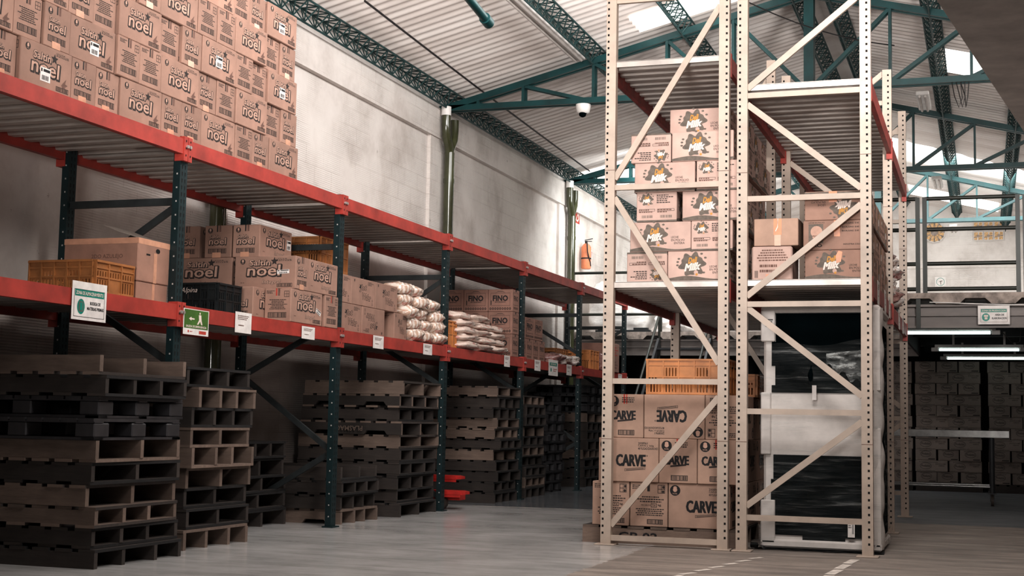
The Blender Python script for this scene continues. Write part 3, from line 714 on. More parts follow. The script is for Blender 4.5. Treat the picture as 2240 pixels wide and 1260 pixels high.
def crate(x, y, z, rz, L, W, H, mat, label, group=None, name='plastic_crate'):
    P,Q,B,_,_,_ = crate_parts(L,W,H,mat); t = thing(name, label, 'crate', (x,y,z), rz, group)
    obj('crate_base', B, t)
    obj('side_panel', P, t, (0,-W/2,0), PI); obj('side_panel', P, t, (0,W/2,0)); obj('side_panel', Q, t, (L/2,0,0), -PI/2); obj('side_panel', Q, t, (-L/2,0,0), PI/2)
    return t
def pillow_mesh(lx, ly, lz, mat, seed, amp=.09, e=.55, nu=26, nv=16, ridges=0):
    mb = MB(mat); vs = []; fs = []
    sg = lambda v, p: math.copysign(abs(v)**p, v)
    for j in range(nv+1):
        ph = -PI/2+PI*j/nv
        for i in range(nu):
            th = 2*PI*i/nu
            p = Vector((sg(math.cos(ph),e)*sg(math.cos(th),e), sg(math.cos(ph),e)*sg(math.sin(th),e), sg(math.sin(ph),.8)))
            n = noise.fractal(p*1.7+Vector((seed*3.1,seed,0)), 1., 2., 4)*amp*2
            if ridges: n += .05*math.cos(p.y*ridges*PI)
            q = p*(1+n); vs.append((q.x*lx/2, q.y*ly/2, (q.z+1)*lz/2))
    for j in range(nv):
        for i in range(nu): fs.append((j*nu+i, j*nu+(i+1)%nu, (j+1)*nu+(i+1)%nu, (j+1)*nu+i))
    mb.raw(vs, fs, 0, True); return mb.build('bag', link=False)

# ------------------------------------------------------------------ upper shelf cartons
XF = -5.70; G = 'cracker cartons stacked on the upper shelf'
PAT = [  # narrow faces, far end first; n = logo end, t = text end
 'ntnnnnnn', 'nttnttntnt', 'ttnttnnt', 'ntttntnt', 'nttntntn']
YMIN = [6.75,6.75,7.1,8.1,9.0]; LAB = {(0,3),(1,2),(2,0),(2,1),(4,0)}
for c in range(5):
    y = 10.845-.024*c; z = 3.067+.2885*c; k = 0; idx = 0; wi = 0; ni = 0
    seq = ['W','n','n'] if c%2 == 0 else ['n','n','W']
    while y > YMIN[c]:
        s = seq[k%3]
        if s == 'W':
            y -= .51; o = carton('saltin', XF-.136+rnd.uniform(-.012,.012), y+.255, z, PI/2, f'brown carton, wide logo side out, {ORD[c]} course of upper shelf, {ORD[idx]} from far end', G)
            if (c,wi) in LAB: sticker(o, 0, -.06+.03*(c%2), -.1375, .1, .09).location.z = .05+.02*(c%3)
            wi += 1; y -= .006
        else:
            kind = PAT[c][ni%len(PAT[c])]; y -= .272
            carton('saltin', XF-.262+rnd.uniform(-.025,.012), y+.136, z, 0 if kind == 'n' else PI, f'brown carton, narrow {"logo" if kind == "n" else "text"} end out, {ORD[c]} course of upper shelf, {ORD[idx]} from far end', G)
            ni += 1; y -= .008
        k += 1; idx += 1

# ------------------------------------------------------------------ lower shelf contents
Z1 = 1.823
crate(-6.02, 8.28, Z1, 0, .52, .45, .228, 'crate_tan', 'tan slatted crate on the red shelf before the first green upright')
def handled_carton():
    t = thing('cardboard_box','large plain carton with hand hole and raised flap behind tan crate','carton',(-6.065,8.755,1.956))
    mb = MB('carton_box'); mb.cbox(-.315,.315,-.205,.205,0,.315,.006)
    F = Face(mb, (.315,-.205,0),(0,1,0),(0,0,1),.41,.315); F.disc(.62,.76,.055,'hole',.001,16,1.6); F.rect(.26,.62,.38,.66,'hole',.001); F.rect(.5,.0,.6,.7,'tape',.0008); F.rect(0,.86,1,.99,'tape',.0008)
    F = Face(mb, (-.315,-.205,0),(1,0,0),(0,0,1),.63,.315); F.text('2DO AZULEJO',.38,.5,.8,.62,'ink_soft',.001); F.text('LISTA',.45,.25,.62,.36,'ink_soft',.001); F.rect(0,.86,1,.99,'tape',.0008)
    mb.build('carton_body', t)
    mb = MB('ink_grey'); mb.raw([(.31,-.2,.316),(.16,-.2,.36),(.0,-.19,.42),(.0,.19,.42),(.16,.2,.36),(.31,.2,.316)],[(0,1,4,5),(1,2,3,4)]); o = mb.build('flap', t); o.location = (-.02,.0,0)
handled_carton()
mb = MB('carton_box'); mb.cbox(-.31,.31,-.2,.2,0,.13); F = Face(mb,(.31,-.2,0),(0,1,0),(0,0,1),.4,.13); F.rect(.5,0,.58,1,'tape',.0008); tag(mb.build('cardboard_box', None, (-6.065,8.755,Z1)), 'low plain carton underneath the large carton with the hand hole', 'carton')
G = 'cracker cartons on the lower shelf'
H = PI/2
for kind, x, y, z, rz, lb, lab in [
 ('integral',-5.80,11.055,Z1,H,'brown carton, wide logo side out, bottom course close to the second green upright',1),
 ('integral_end',-5.97,11.545,Z1,0,'brown carton, narrow text end out, beside the second green upright',0),
 ('integral_end',-6.07,10.86,Z1,H,'brown carton, narrow logo end forward, bottom course behind the black crate',0),
 ('integral',-6.50,10.98,Z1,0,'brown carton hidden at the bottom behind the black milk crate',0),
 ('integral',-5.97,10.945,Z1+.292,0,'brown carton set lengthwise with big logo forward, middle course in the centre',2),
 ('integral',-5.80,11.355,Z1+.292,H,'brown carton, wide logo side out, middle course beside the second green upright',0),
 ('integral',-6.62,10.98,Z1+.292,0,'brown carton with big logo forward, middle course, above the black crate',0),
 ('integral_end',-6.20,11.175,Z1+.586,H,'brown carton at the top corner, wide logo side and logo end visible',3),
 ('integral_end',-6.485,11.175,Z1+.586,H,'brown carton, narrow logo end forward, top course middle',0),
 ('integral',-6.80,11.175,Z1+.586,-H,'brown carton, text end forward with white sticker, top course beside first upright',0)]:
    o = carton(kind, x, y, z, rz, lb, G, False, 'carton', .3)
    if lab: s = sticker(o, 0, (.16,.17,.12,.2)[lab], -.1295 if kind == 'integral' else -.137, (0,.1,.12,.08)[lab], (0,.04,.035,.09)[lab]); s.location.z = (0,.12,.13,.12)[lab]; s.rotation_euler.y = (0,.35,-.05,0)[lab]
# black milk crate
t = crate(-6.18, 10.26, Z1, 0, .36, .37, .275, 'crate_black', 'black milk crate on the lower shelf beside the first green upright')
mb = MB('fill_white'); F = Face(mb,(0,0,0),(1,0,0),(0,0,1),.16,.055); F.text('Alpina',0,0,1,1,'fill_white',0,.0,.35); mb.build('logo_print', t, (-.15,-.212,.18))
for i in range(3): crate(-6.3, 12.42, Z1+.312*i, H, .6, .4, .31, 'crate_tan', f'orange crate at the back beyond second green upright, {("bottom","middle","top")[i]} of three', 'crates at the back beyond the second green upright')
G = 'wafer cartons on the lower shelf'
for kind, y, z, flip, lb in [('jet',12.03,Z1,0,'wafer carton, bottom row beside the second green upright'),('jet',12.585,Z1,1,'wafer carton with upside-down lettering in the bottom row'),('jet_small',13.26,Z1,0,'wafer carton standing end-on at the bottom beside the bundles'),
 ('jet',11.79,Z1+.267,0,'wafer carton, top row, partly behind the second green upright'),('jet',12.335,Z1+.267,0,'wafer carton in the middle of the top row'),('jet',12.89,Z1+.267,0,'wafer carton at the bundle end of the top row')]:
    o = carton(kind, -5.72-(.155 if kind == 'jet' else .25), y, z, H if kind == 'jet' else 0, lb, G, False, 'carton', .3)
    if flip: o.rotation_euler = (0, PI, 0); o.rotation_euler = (PI, 0, -H); o.location.z = z+.265
# bread bundles
BR = [pillow_mesh(.30,.36,.135,'bread',s,.10,.7,28,14,5) for s in range(3)]
G = 'loaf bundles before the third green upright'
rows = [(13.66,13.98,14.30),(13.64,13.98,14.28),(13.50,13.84,14.30),(13.44,13.78,14.14),(13.42,13.70)]
for r_, ys in enumerate(rows):
    for k, y in enumerate(ys):
        o = obj('loaf_bundle', BR[(r_+k)%3], None, (-5.82+rnd.uniform(-.03,.03),y,Z1+.002+.117*r_), rnd.uniform(-.12,.12)); o.scale = (1,rnd.uniform(.9,1.05),1)
        tag(o, f'film-wrapped loaf bundle, {("bottom","second","third","fourth","top")[r_]} layer, {("carton end","middle","upright end")[k]} of pile', 'loaf bundle', G)
crate(-6.0, 14.74, Z1, 0, .5, .36, .305, 'crate_orange', 'orange crate just beyond the third green upright beside white sacks')
SK = [pillow_mesh(.52,.72,.105,'bag_white',10+s,.10,.6) for s in range(4)]
G = 'white sacks between third and fourth green uprights'
for l in range(5):
    for k in range(3 if l < 4 else 2):
        o = obj('flour_sack', SK[(l*2+k)%4], None, (-5.90+rnd.uniform(-.02,.03)-.012*l,15.2+.56*k+.03*(l%2)-.02*l,Z1+.002+.083*l), rnd.uniform(-.06,.06)); o.scale = (1,.84,1.0)
        tag(o, f'plump white printed sack, {("bottom","second","third","fourth","top")[l]} layer, {("crate end","middle","carton end")[k]} of the pile', 'sack', G)
G = 'cocoa cartons behind the white sacks'
for r_ in range(3):
    for k in range(3):
        x = -5.86-.335*k
        o = carton('fino', x, 16.92, Z1+.2875*r_, 0, f'dark cocoa carton behind white sacks, {("bottom","middle","top")[r_]} row, {("aisle","middle","wall")[k]} column', G, False, 'carton', .2); o.scale = (.86,1,1)
G = 'cocoa cartons beyond the fourth green upright'
for k in range(4): carton('fino', -5.80-.1925, 17.56+.277*k, Z1, 0, f'cocoa carton beyond the fourth upright, bottom row, {ORD[k]} from the upright', G, False, 'carton', .3)
for k in range(2): carton('fino', -5.80-.136, 17.83+.39*k, Z1+.2875, H, f'cocoa carton beyond the fourth upright, top row, {ORD[k]} from the upright', G, False, 'carton', .3)
SM = [pillow_mesh(.42,.44,.15,m,30+i,.16,.7) for i, m in enumerate(('bag_red','bag_clear','bag_clear'))]
for k, (y, nm) in enumerate(((18.86,'dark red clear-wrapped bag lying beside the cocoa cartons'),(19.30,'clear plastic bag slumped behind the small green sign'),(19.72,'clear plastic bag slumped against the fifth green upright'))):
    o = obj('plastic_bag', SM[k], None, (-5.86,y,Z1), .3*k); tag(o, nm, 'bag')
for i in range(2): crate(-6.42, 19.35, Z1+.302*i, H, .6, .4, .3, 'crate_tan', f'brown crate by the wall before fifth green upright, {("lower","upper")[i]} of two')
crate(-6.35, 20.5, Z1, H, .6, .4, .3, 'crate_tan', 'brown crate by the wall just beyond the fifth green upright')
crate(-6.03, 21.1, Z1, 0, .46, .5, .305, 'crate_orange', 'small orange crate at the shelf edge beyond the fifth green upright')
o = obj('plastic_bag', pillow_mesh(.3,.2,.26,'bag_red',44,.14), None, (-5.80,21.47,Z1)); tag(o,'mottled plastic bag squeezed between small orange crate and printed carton','bag')
mb = MB('carton_fino'); mb.cbox(-.25,.25,-.265,.265,0,.46); F = Face(mb,(.25,-.265,0),(0,1,0),(0,0,1),.53,.46); F.lines(.1,.55,.9,.9,4,'red_ink',3); F.lines(.1,.1,.9,.4,3,'ink_soft',4); tag(mb.build('cardboard_box',None,(-5.90,21.86,Z1)),'tall brown carton with reddish print at the end of the long rack','carton')

# ------------------------------------------------------------------ signs and papers on the red beam
def on_beam(name, y0, z1, y1, z0, fn, label, cat, group=None, mat='paper', x=RX0+.024):
    mb = MB(mat); mb.box(-.0015,0,0,y1-y0,0,z1-z0); fn(Face(mb,(0,0,0),(0,1,0),(0,0,1),y1-y0,z1-z0)); o = mb.build(name,None,(x,y0,z0)); o.rotation_euler.y = .0; return tag(o,label,cat,group)
def sg_store(F):
    F.frame(.06,.08,.94,.80,.012,'ink',.001); F.rect(.08,.62,.92,.79,'sign_green',.001); F.text('ZONA DE ALMACENAMIENTO',.11,.66,.89,.75,'fill_white',.002,.02)
    F.disc(.26,.35,.20,'sign_green',.001,24,.8); F.rect(.20,.22,.32,.48,'ink_grey',.002); F.rect(.22,.25,.30,.46,'sign_green',.003); F.text('BODEGA DE',.52,.42,.82,.50,'ink_black',.001,.03); F.text('MATERIAS PRIMAS',.44,.28,.92,.36,'ink_black',.001,.03)
on_beam('wall_sign',7.69,1.87,8.07,1.615,sg_store,'white sign with green heading hung on the red beam below tan crate','sign')
def sg_exit(F):
    F.rect(.03,.25,.97,.97,'exit_green',.001); F.poly([(.2,.62),(.3,.70),(.3,.65),(.42,.65),(.42,.59),(.3,.59),(.3,.54)],'fill_white',.002)
    F.disc(.63,.86,.045,'fill_white',.002,12); F.poly([(.58,.8),(.68,.8),(.7,.6),(.74,.42),(.69,.42),(.64,.55),(.58,.42),(.52,.42),(.6,.6)],'fill_white',.002); F.text('SALIDA DE EMERGENCIA',.1,.29,.9,.37,'fill_white',.002,.03)
    F.disc(.2,.13,.05,'red_ink',.001); F.lines(.26,.1,.42,.16,1,'red_ink'); F.rect(.62,.06,.9,.18,'red_ink',.001)
on_beam('exit_sign',9.04,1.80,9.40,1.605,sg_exit,'green emergency exit sign with walking figure on the red beam','sign')
def sg_small(F): F.rect(.1,.62,.9,.82,'sign_green',.001); F.disc(.26,.36,.13,'sign_green',.001,20,1.); F.lines(.5,.25,.92,.48,2,'red_ink',2); F.text('ZONA',.2,.67,.8,.77,'fill_white',.002,.02)
on_beam('wall_sign',18.27,1.86,18.71,1.64,sg_small,'small white and green sign on the beam before the fifth upright','sign')
def note(F): F.lines(.15,.62,.85,.86,3,'ink_soft',2); F.lines(.2,.3,.7,.42,1,'ink_soft',3)
for (y0,z1,y1,z0), w in zip([(9.80,1.835,10.06,1.668),(10.95,1.80,11.20,1.69),(12.46,1.816,12.71,1.69),(13.75,1.812,14.0,1.695),(16.4,1.82,16.62,1.68),(17.64,1.825,17.9,1.68),(19.14,1.83,19.4,1.675),(22.12,1.805,22.36,1.73)],
  ['below the black milk crate','just before the second green upright','below the wafer cartons','just before the third green upright','just before the fourth green upright','just beyond the fourth green upright','just before the fifth green upright','at the far end of the rack']):
    on_beam('paper_note',y0,z1,y1,z0,note,'white paper note on the lower red beam '+w,'note','paper notes on the lower red beam')

# ------------------------------------------------------------------ beige rack contents: milk-powder cartons
ZD = 2.188; G = 'pale milk-powder cartons on the beige rack'
RW = ['bottom','second','third','fourth','fifth','top']
def deli(x0, row, wide, flip=False, y=11.37, lb=''):
    w = .518 if wide else .345; d = .345 if wide else .518
    carton('deli', x0+w/2, y+d/2, ZD+.2525*row, 0 if wide else H, f'pale milk-powder carton, {"wide logo side" if wide else "narrow end"}{" upside down" if flip else ""} forward, {RW[row]} row{lb}', G, flip)
deli(-2.845,0,False,True); deli(-2.495,0,True)
deli(-2.82,1,True); deli(-2.297,1,False)
deli(-2.765,2,False); deli(-2.375,2,True)
deli(-2.785,3,True); deli(-2.255,3,False)
deli(-2.82,4,False,True); deli(-2.468,4,True)
deli(-2.54,5,True,False,11.62,' under the upper deck'); deli(-2.30,5,False,False,12.0,' set back beside the post')
for row in range(6):   # the run behind, seen from the aisle side between the two racks
    y = 12.0+.03*(row%3); seq = ((.518,.345,.518),(.345,.518,.518),(.518,.518,.345))[row%3]
    for k, dd in enumerate(seq):
        wide = dd > .4; y0 = y; y += dd+.01
        carton('deli', -1.945-((.345 if wide else .518)/2)-(.04 if row%2 else 0), y0+dd/2, ZD+.2525*row, H if wide else 0, f'pale carton facing sideways behind the milk-powder front, {RW[row]} row, {ORD[k]} in depth', 'pale cartons facing sideways behind the milk-powder front')
# right beige rack, shelf level
o = carton('plain', -1.60, 11.60, ZD+.283, 0, 'plain carton with orange tape strip on top of a wrinkled carton', 'odd cartons on the middle shelf of the appliance rack')
mb = MB('tape_orange'); F = Face(mb,(0,0,0),(1,0,0),(0,0,1),.065,.225); F.rect(0,.40,1,1,'tape_orange',.001); F.rect(.1,0,.9,.42,'tape',.0008); F.poly([(.5,1),(.6,1),(.45,.7),(.2,.55),(.28,.52),(.55,.68)],'fill_white',.002); mb.build('packing_tape', o, (-.02,-.2003,0))
mb = MB('carton_pale'); mb.cbox(-.165,.165,-.2,.2,0,.28,.012); F = Face(mb,(-.165,-.2,0),(1,0,0),(0,0,1),.33,.28); F.lines(.12,.55,.9,.92,5,'ink_soft',3,True); F.bars(.06,.06,.18,.3,'ink',6,False); F.lines(.2,.2,.85,.5,2,'ink_soft',8); F.rect(.35,.02,.6,.18,'tape_orange',.001)
tag(mb.build('cardboard_box',None,(-1.635,11.60,ZD)),'wrinkled pale carton with faint print beneath the orange-taped carton','carton','odd cartons on the middle shelf of the appliance rack')
CM['deli_tan'] = (carton_mesh(.515,.36,.236,'carton',deli_wide,deli_narrow,deli_wide,deli_narrow),.515,.36,.236)
def pro_art(F):
    F.rect(.08,.22,.30,.88,'ink_grey'); F.disc(.20,.62,.2,'fill',.0014,16); F.rect(.14,.4,.22,.5,'fill',.0014); F.text('PRO',.1,.10,.28,.2,'ink_black',.0008,.03); F.text('LECHE EN POLVO',.08,.9,.32,.95,'ink',.0008)
    for k, s in enumerate(('BOLSAS DE 300 gr','BOLSAS DE 400 gr','BOLSAS DE 900 gr')): F.text(s,.58,.86-.13*k,.98,.92-.13*k,'ink',.0008,.02)
    F.text('INDUSTRIA COLOMBIANA',.6,.16,.98,.21,'ink',.0008,.02); F.rect(.46,.45,.55,1,'tape_orange',.0012)
CM['pro'] = (carton_mesh(.53,.36,.24,'carton',pro_art,deli_narrow,pro_art,deli_narrow),.53,.36,.24)
G = 'printed cartons at the aisle post of the appliance rack shelf'
o = carton('deli_tan',-1.11,11.56,ZD,0,'tan milk-powder carton at the bottom with an orange tape smear',G); mb = MB('tape_orange'); F = Face(mb,(0,0,0),(1,0,0),(0,0,1),.06,.1); F.poly([(.2,0),(.8,.1),(1,.9),(.5,1),(.1,.6)],'tape_orange',0); mb.build('packing_tape',o,(-.02,-.1826,.13))
carton('pro',-1.115,11.56,ZD+.238,0,'tan carton with dark picture panel and BOLSAS lettering in the middle',G)
o = carton('deli_tan',-1.11,11.56,ZD+.48,0,'tan milk-powder carton turned upside down on top with orange tape',G,True); mb = MB('tape_orange'); F = Face(mb,(0,0,0),(1,0,0),(0,0,1),.065,.09); F.rect(0,0,1,1,'tape_orange',.0015); s = mb.build('packing_tape',o,(.0,.1803,.0)); s.rotation_euler = (0,0,PI)
G = 'tan cartons facing sideways along the appliance rack shelf'
for row in range(3):
    y = 11.80+.05*(row%2)
    for k in range(5):
        wide = (k+row)%2; dd = .515 if wide else .36
        if y+dd > 13.9: break
        carton('deli_tan',-.855-((.36 if wide else .515)/2)-(.02 if row == 1 else 0),y+dd/2,ZD+.238*row,H if wide else 0,f'tan carton facing sideways over the wrapped appliance, {RW[row]} row, {ORD[k]} in depth',G); y += dd+.012
G = 'clear bags in the second bay of the appliance rack'
for k in range(4):
    for l in range(4):
        o = obj('plastic_bag', SM[(k+l)%3], None, (-1.13+.05*(l%2),14.40+.5*k,ZD+.15*l), .4*k); tag(o,f'crumpled clear bag in the bay behind, {("bottom","second","third","top")[l]} layer, {ORD[k]} in depth','bag',G)
for k, (y, z) in enumerate(((11.9,2.12),(12.75,2.12),(13.35,2.12),(14.9,2.12),(15.6,2.12))):
    mb = MB('paper'); mb.box(0,.002,0,.22,0,.2); note(Face(mb,(.002,0,0),(0,1,0),(0,0,1),.22,.2)); tag(mb.build('paper_note',None,(-.834,y,z-.09)),f'white paper note on the sideways red beam of appliance rack, {ORD[k]} in depth','note','paper notes on the appliance rack beam')

# ------------------------------------------------------------------ cartons with bold black lettering on the floor pallet
wood_pallet(-2.585,12.06,0,'mid',1.1,1.31,.145,4,False,False,'brown pallet under the cartons with bold black lettering',None)
mb = MB('ink_black'); F = Face(mb,(0,0,0),(1,0,0),(0,0,1),.33,.06); F.text('GP-02',0,0,1,1,'ink_black',0,.02); o = mb.build('stencil_print', [q for q in bpy.data.objects if q.get('label','').startswith('brown pallet under the cartons')][0], (-.34,-.5525,.035))
G = 'cartons with bold black lettering on the floor pallet'
def carve(x0, row, kind, flip=False, y=11.52, lb=''):
    w = .515 if kind == 'w' else .32; d = .32 if kind == 'w' else .515
    rz = {'w':0,'m':-H,'t':H}[kind]
    carton('carve', x0+w/2, y+d/2, .147+.3675*row, rz, lb, G, flip, 'carton', .5)
carve(-3.16,0,'t',False,11.52,'tan carton with small print, bottom row, overhanging the pallet end'); carve(-2.832,0,'t',False,11.52,'tan carton with small print in the middle of the bottom row'); carve(-2.506,0,'w',False,11.52,'tan carton with bold lettering in the bottom row')
carve(-3.105,1,'w',False,11.5,'tan carton with bold lettering, wide side, second row'); carve(-2.585,1,'m',False,11.5,'tan carton with bold lettering, narrow side, middle of second row'); carve(-2.26,1,'m',False,11.5,'tan carton with bold lettering, narrow side, second row beside the post')
carve(-3.045,2,'m',False,11.51,'tan carton with bold lettering, narrow side, top row beside the orange crate'); carve(-2.718,2,'w',True,11.51,'tan carton with bold lettering upside down under the orange crate'); carve(-2.198,2,'t',True,11.51,'tan carton with upside-down small print, top row beside the post')
for row in range(3):
    for k in range(2): carve(-2.26+.0*row,row,'m' if row != 1 else 't',False,12.06+.525*k,f'tan carton behind the lettered front, {RW[row]} row, {ORD[k]} in depth')
crate(-2.37,11.80,.147+3*.3675+.002,0,.66,.44,.30,'crate_orange','bright orange slatted crate on top of the black-lettered cartons')
crate(-2.10,12.55,.147+3*.3675+.002,H,.6,.4,.2,'crate_orange','low orange crate behind the bright slatted crate')

# ------------------------------------------------------------------ film-wrapped appliance
fx0, fx1, fy0, fy1 = -1.757, -.792, 11.62, 12.70
t = thing('wrapped_appliance','tall appliance with dark windows in white foam and stretch film','appliance',((fx0+fx1)/2,fy0,0)); cx = (fx0+fx1)/2; hw = (fx1-fx0)/2
mb = MB('foam'); mb.cbox(-hw+.02,hw-.02,.03,fy1-fy0-.03,.03,1.94,.02); mb.build('cabinet_body', t)
def glass(nm, pts):
    mb = MB('black_glass'); mb.prism(pts, lambda a,b,d: (a-cx,d,b), .018, .032); mb.build(nm, t)
glass('upper_window',[(-1.636,1.50),(-1.636,1.935),(-.935,1.935),(-.935,1.28),(-1.67,1.28),(-1.67,1.34),(-1.64,1.34),(-1.64,1.50),(-1.67,1.50),(-1.67,1.70),(-1.636,1.70)][::-1])
glass('lower_window',[(-1.64,.12),(-1.64,.40),(-1.675,.40),(-1.675,.57),(-1.655,.57),(-1.655,.77),(-.93,.77),(-.93,.11),(-1.08,.11),(-1.08,.085),(-1.42,.085),(-1.42,.12)])
mb = MB('black_glass'); mb.tube([(-1.345-cx,.005,1.50),(-1.35-cx,-.01,1.42),(-1.345-cx,.005,1.33)],.022,10); mb.build('door_handle', t)
for (x0,x1,z0,z1,nm) in ((-1.757,-1.64,.05,.40,'foam_corner'),(-1.757,-1.675,.77,1.28,'foam_edge'),(-1.757,-1.64,1.70,1.96,'foam_corner'),(-.93,-.795,.05,1.0,'foam_edge'),(-.93,-.795,1.3,1.97,'foam_corner')):
    mb = MB('foam'); mb.cbox(x0-cx,x1-cx,-.005,.05,z0,z1,.008); mb.build(nm, t)
mb = MB('foam'); mb.cbox(-hw,hw,-.005,fy1-fy0,0.015,.085,.015); mb.build('foam_tray', t)
mb = MB('foam'); mb.cbox(-hw,hw,-.005,fy1-fy0,1.94,2.0,.02); mb.build('foam_lid', t)
# lumpy corner padding on the aisle side
vs = []; nv = 70; nu = 10
mb = MB('foam')
for j in range(nv+1):
    z = .03+1.95*j/nv; bulge = .012*abs(math.sin(z*10.5))+.014*noise.noise(Vector((z*6,3,0)))
    for i in range(nu+1):
        a = PI*i/nu; vs.append((hw-.055+(.06+bulge)*math.sin(a)-.0, .12-(.12+bulge)*math.cos(a)-.0, z))
mb.raw(vs, [(j*(nu+1)+i, j*(nu+1)+i+1, (j+1)*(nu+1)+i+1, (j+1)*(nu+1)+i) for j in range(nv) for i in range(nu)], 0, True); mb.build('corner_padding', t)
mb = MB('black_glass'); mb.box(hw-.03,hw-.012,.32,.92,.12,1.86); mb.build('side_panel', t)
# film sheets
def film(nm, x0, x1, z0f, z1f, y, axis, seed, amp=.014):
    mb = MB('film'); vs = []; nx, nz = 46, 60
    for j in range(nz+1):
        for i in range(nx+1):
            u = i/nx; a = x0+(x1-x0)*u; lo = z0f(u); hi = z1f(u); z = lo+(hi-lo)*j/nz
            d = noise.fractal(Vector((a*6+seed,z*9,seed)),1.,2.,4)*amp+.006*math.sin((z*14+a*5)*2)
            vs.append((a-cx,y-abs(d),z) if axis == 'y' else (y+abs(d),a,z))
    mb.raw(vs, [(j*(nx+1)+i, j*(nx+1)+i+1, (j+1)*(nx+1)+i+1, (j+1)*(nx+1)+i) for j in range(nz) for i in range(nx)], 0, True); mb.build(nm, t)
film('stretch_film',fx0-.005,fx1+.005,lambda u:.05,lambda u:1.66+.05*u+.02*math.sin(u*9),-.012,'y',1)
film('stretch_film',.0,fy1-fy0,lambda u:.05,lambda u:1.74-.1*u,hw+.012,'x',5,.03)
def torn():
    mb = MB('film_torn'); vs = []; n = 26
    for j in range(n+1):
        for i in range(n+1):
            u, v = i/n, j/n; x = -1.22+.30*u; top = 1.60+.03*u; bot = 1.50-.16*u+.03*math.sin(u*17); z = bot+(top-bot)*v
            d = .03+.05*abs(noise.noise(Vector((x*22,z*26,2)))); vs.append((x-cx,-d,z))
    mb.raw(vs, [(j*(n+1)+i, j*(n+1)+i+1, (j+1)*(n+1)+i+1, (j+1)*(n+1)+i) for j in range(n) for i in range(n)], 0, True); mb.build('torn_film', t)
torn()
mb = MB('paper'); F = Face(mb,(0,0,0),(1,0,0),(0,0,1),.055,.13); F.rect(0,0,1,1,'paper',0); F.bars(.6,.2,.9,.8,'ink_black',8,False); F.lines(.1,.55,.5,.9,3,'ink',2); mb.build('barcode_label', t, (-1.055-cx,-.03,.125))
mb = MB('paper'); F = Face(mb,(0,0,0),(1,0,0),(0,0,1),.035,.12); F.rect(0,0,1,1,'paper',0); mb.build('paper_tab', t, (-1.335-cx,-.032,1.22))
mb = MB('ink_black'); F = Face(mb,(0,0,0),(1,0,0),(0,0,1),.07,.07); F.lines(0,0,1,1,4,'ink_black',2,True); mb.build('printed_note', t, (-1.725-cx,-.008,1.82))
mb = MB('crate_black'); vs = []
for i in range(31):
    u = i/30; r_ = .018*math.sin(u*23)+.02
    vs += [(fx0-.07+(fx1-fx0+.09)*u-cx,-.035-r_,.004+.006*math.sin(u*31)**2+(.03 if u < .08 else 0)),(fx0-.02+(fx1-fx0+.03)*u-cx,.2,.012)]
mb.raw(vs, [(2*i,2*i+1,2*i+3,2*i+2) for i in range(30)], 0, True); mb.tube([(fx0-.075-cx,-.02,.03),(fx0-.02-cx,-.03,.03)],.022,10); mb.build('floor_sheet', t)

# ------------------------------------------------------------------ mezzanine at the back
def ledge(name, x0, x1, y, depth, z0=2.47, z1=2.6):
    mb = MB('concrete'); p = .62; x = x0; pts = [(x0,z1),(x0,z0)]
    while x+p <= x1+.001:
        pts += [(x+.13,z0),(x+.20,z0+.065),(x+.42,z0+.065),(x+.49,z0)]; x += p
    pts += [(x1,z0),(x1,z1)]
    mb.prism(pts, lambda a,b,d: (a,d,b), y, y+depth, 0); return struct(mb.build(name))
ledge('trim_3',-1.02,2.95,17.05,.5); ledge('trim_4',-7.0,-1.02,23.7,.5)
mb = MB('soffit'); mb.box(-1.0,2.95,17.3,35.2,2.53,2.595); mb.box(-7.0,-1.0,23.9,35.2,2.53,2.595); struct(mb.build('ceiling_mezzanine'))
def girder(x0,x1,y,k):
    mb = MB('steel_grey'); mb.box(x0,x1,y+.06,y+.075,2.19,2.468); mb.box(x0,x1,y,y+.13,2.44,2.468); mb.box(x0,x1,y,y+.13,2.19,2.215); mb.box(x0,x1,y+.02,y+.06,2.33,2.345); struct(mb.build('trim_%d'%k))
girder(-1.02,2.95,17.1,5); girder(-7.0,-1.02,23.75,6)
mb = MB('dark_steel'); mb.box(-1.02,-.99,17.1,23.8,2.2,2.6)
for y in (19.2,21.4,23.6,25.8): mb.box(-1.0,2.95,y,y+.1,2.36,2.53)
struct(mb.build('trim_7'))
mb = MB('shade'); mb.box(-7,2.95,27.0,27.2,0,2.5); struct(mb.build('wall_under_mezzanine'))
mb = MB('dark_steel')
for x, y in ((-4.0,24.3),(2.8,17.3)): mb.box(x-.07,x+.07,y-.07,y+.07,0,2.47)
struct(mb.build('column_mezzanine'))
# railings
t = thing('guard_rail','dark green tube railing along the concrete mezzanine edge above the tube lights','railing',(-.67,17.1,2.6))
def rail(par, a, b, r=.024): mb = MB('rail'); mb.tube([a,b], r, 8); mb.build('rail', par)
def rpost(par, p, z0, z1, w=.05): mb = MB('rail'); mb.box(p[0]-w/2,p[0]+w/2,p[1]-w/2,p[1]+w/2,z0,z1); mb.build('rail_post', par)
for x in (.02,1.06,1.14,2.2,-.06,-.95): rpost(t,(x,0),-.02 if x != -.06 else -.42,1.145,.05)
for a, b in ((.02,1.06),(1.14,2.2),(-.95,-.06)):
    for z in (1.13,.76,.35,.05): rail(t,(a,0,z),(b,0,z))
t = thing('guard_rail','dark green tube railing before the white film-wrapped bundles','railing',(-6.95,23.75,2.6))
for x in (.03,1.62): rpost(t,(x,0),-.02,1.07 if x < 1 else .33)
for z in (1.05,.31): rail(t,(0,0,z),(1.62,0,z))
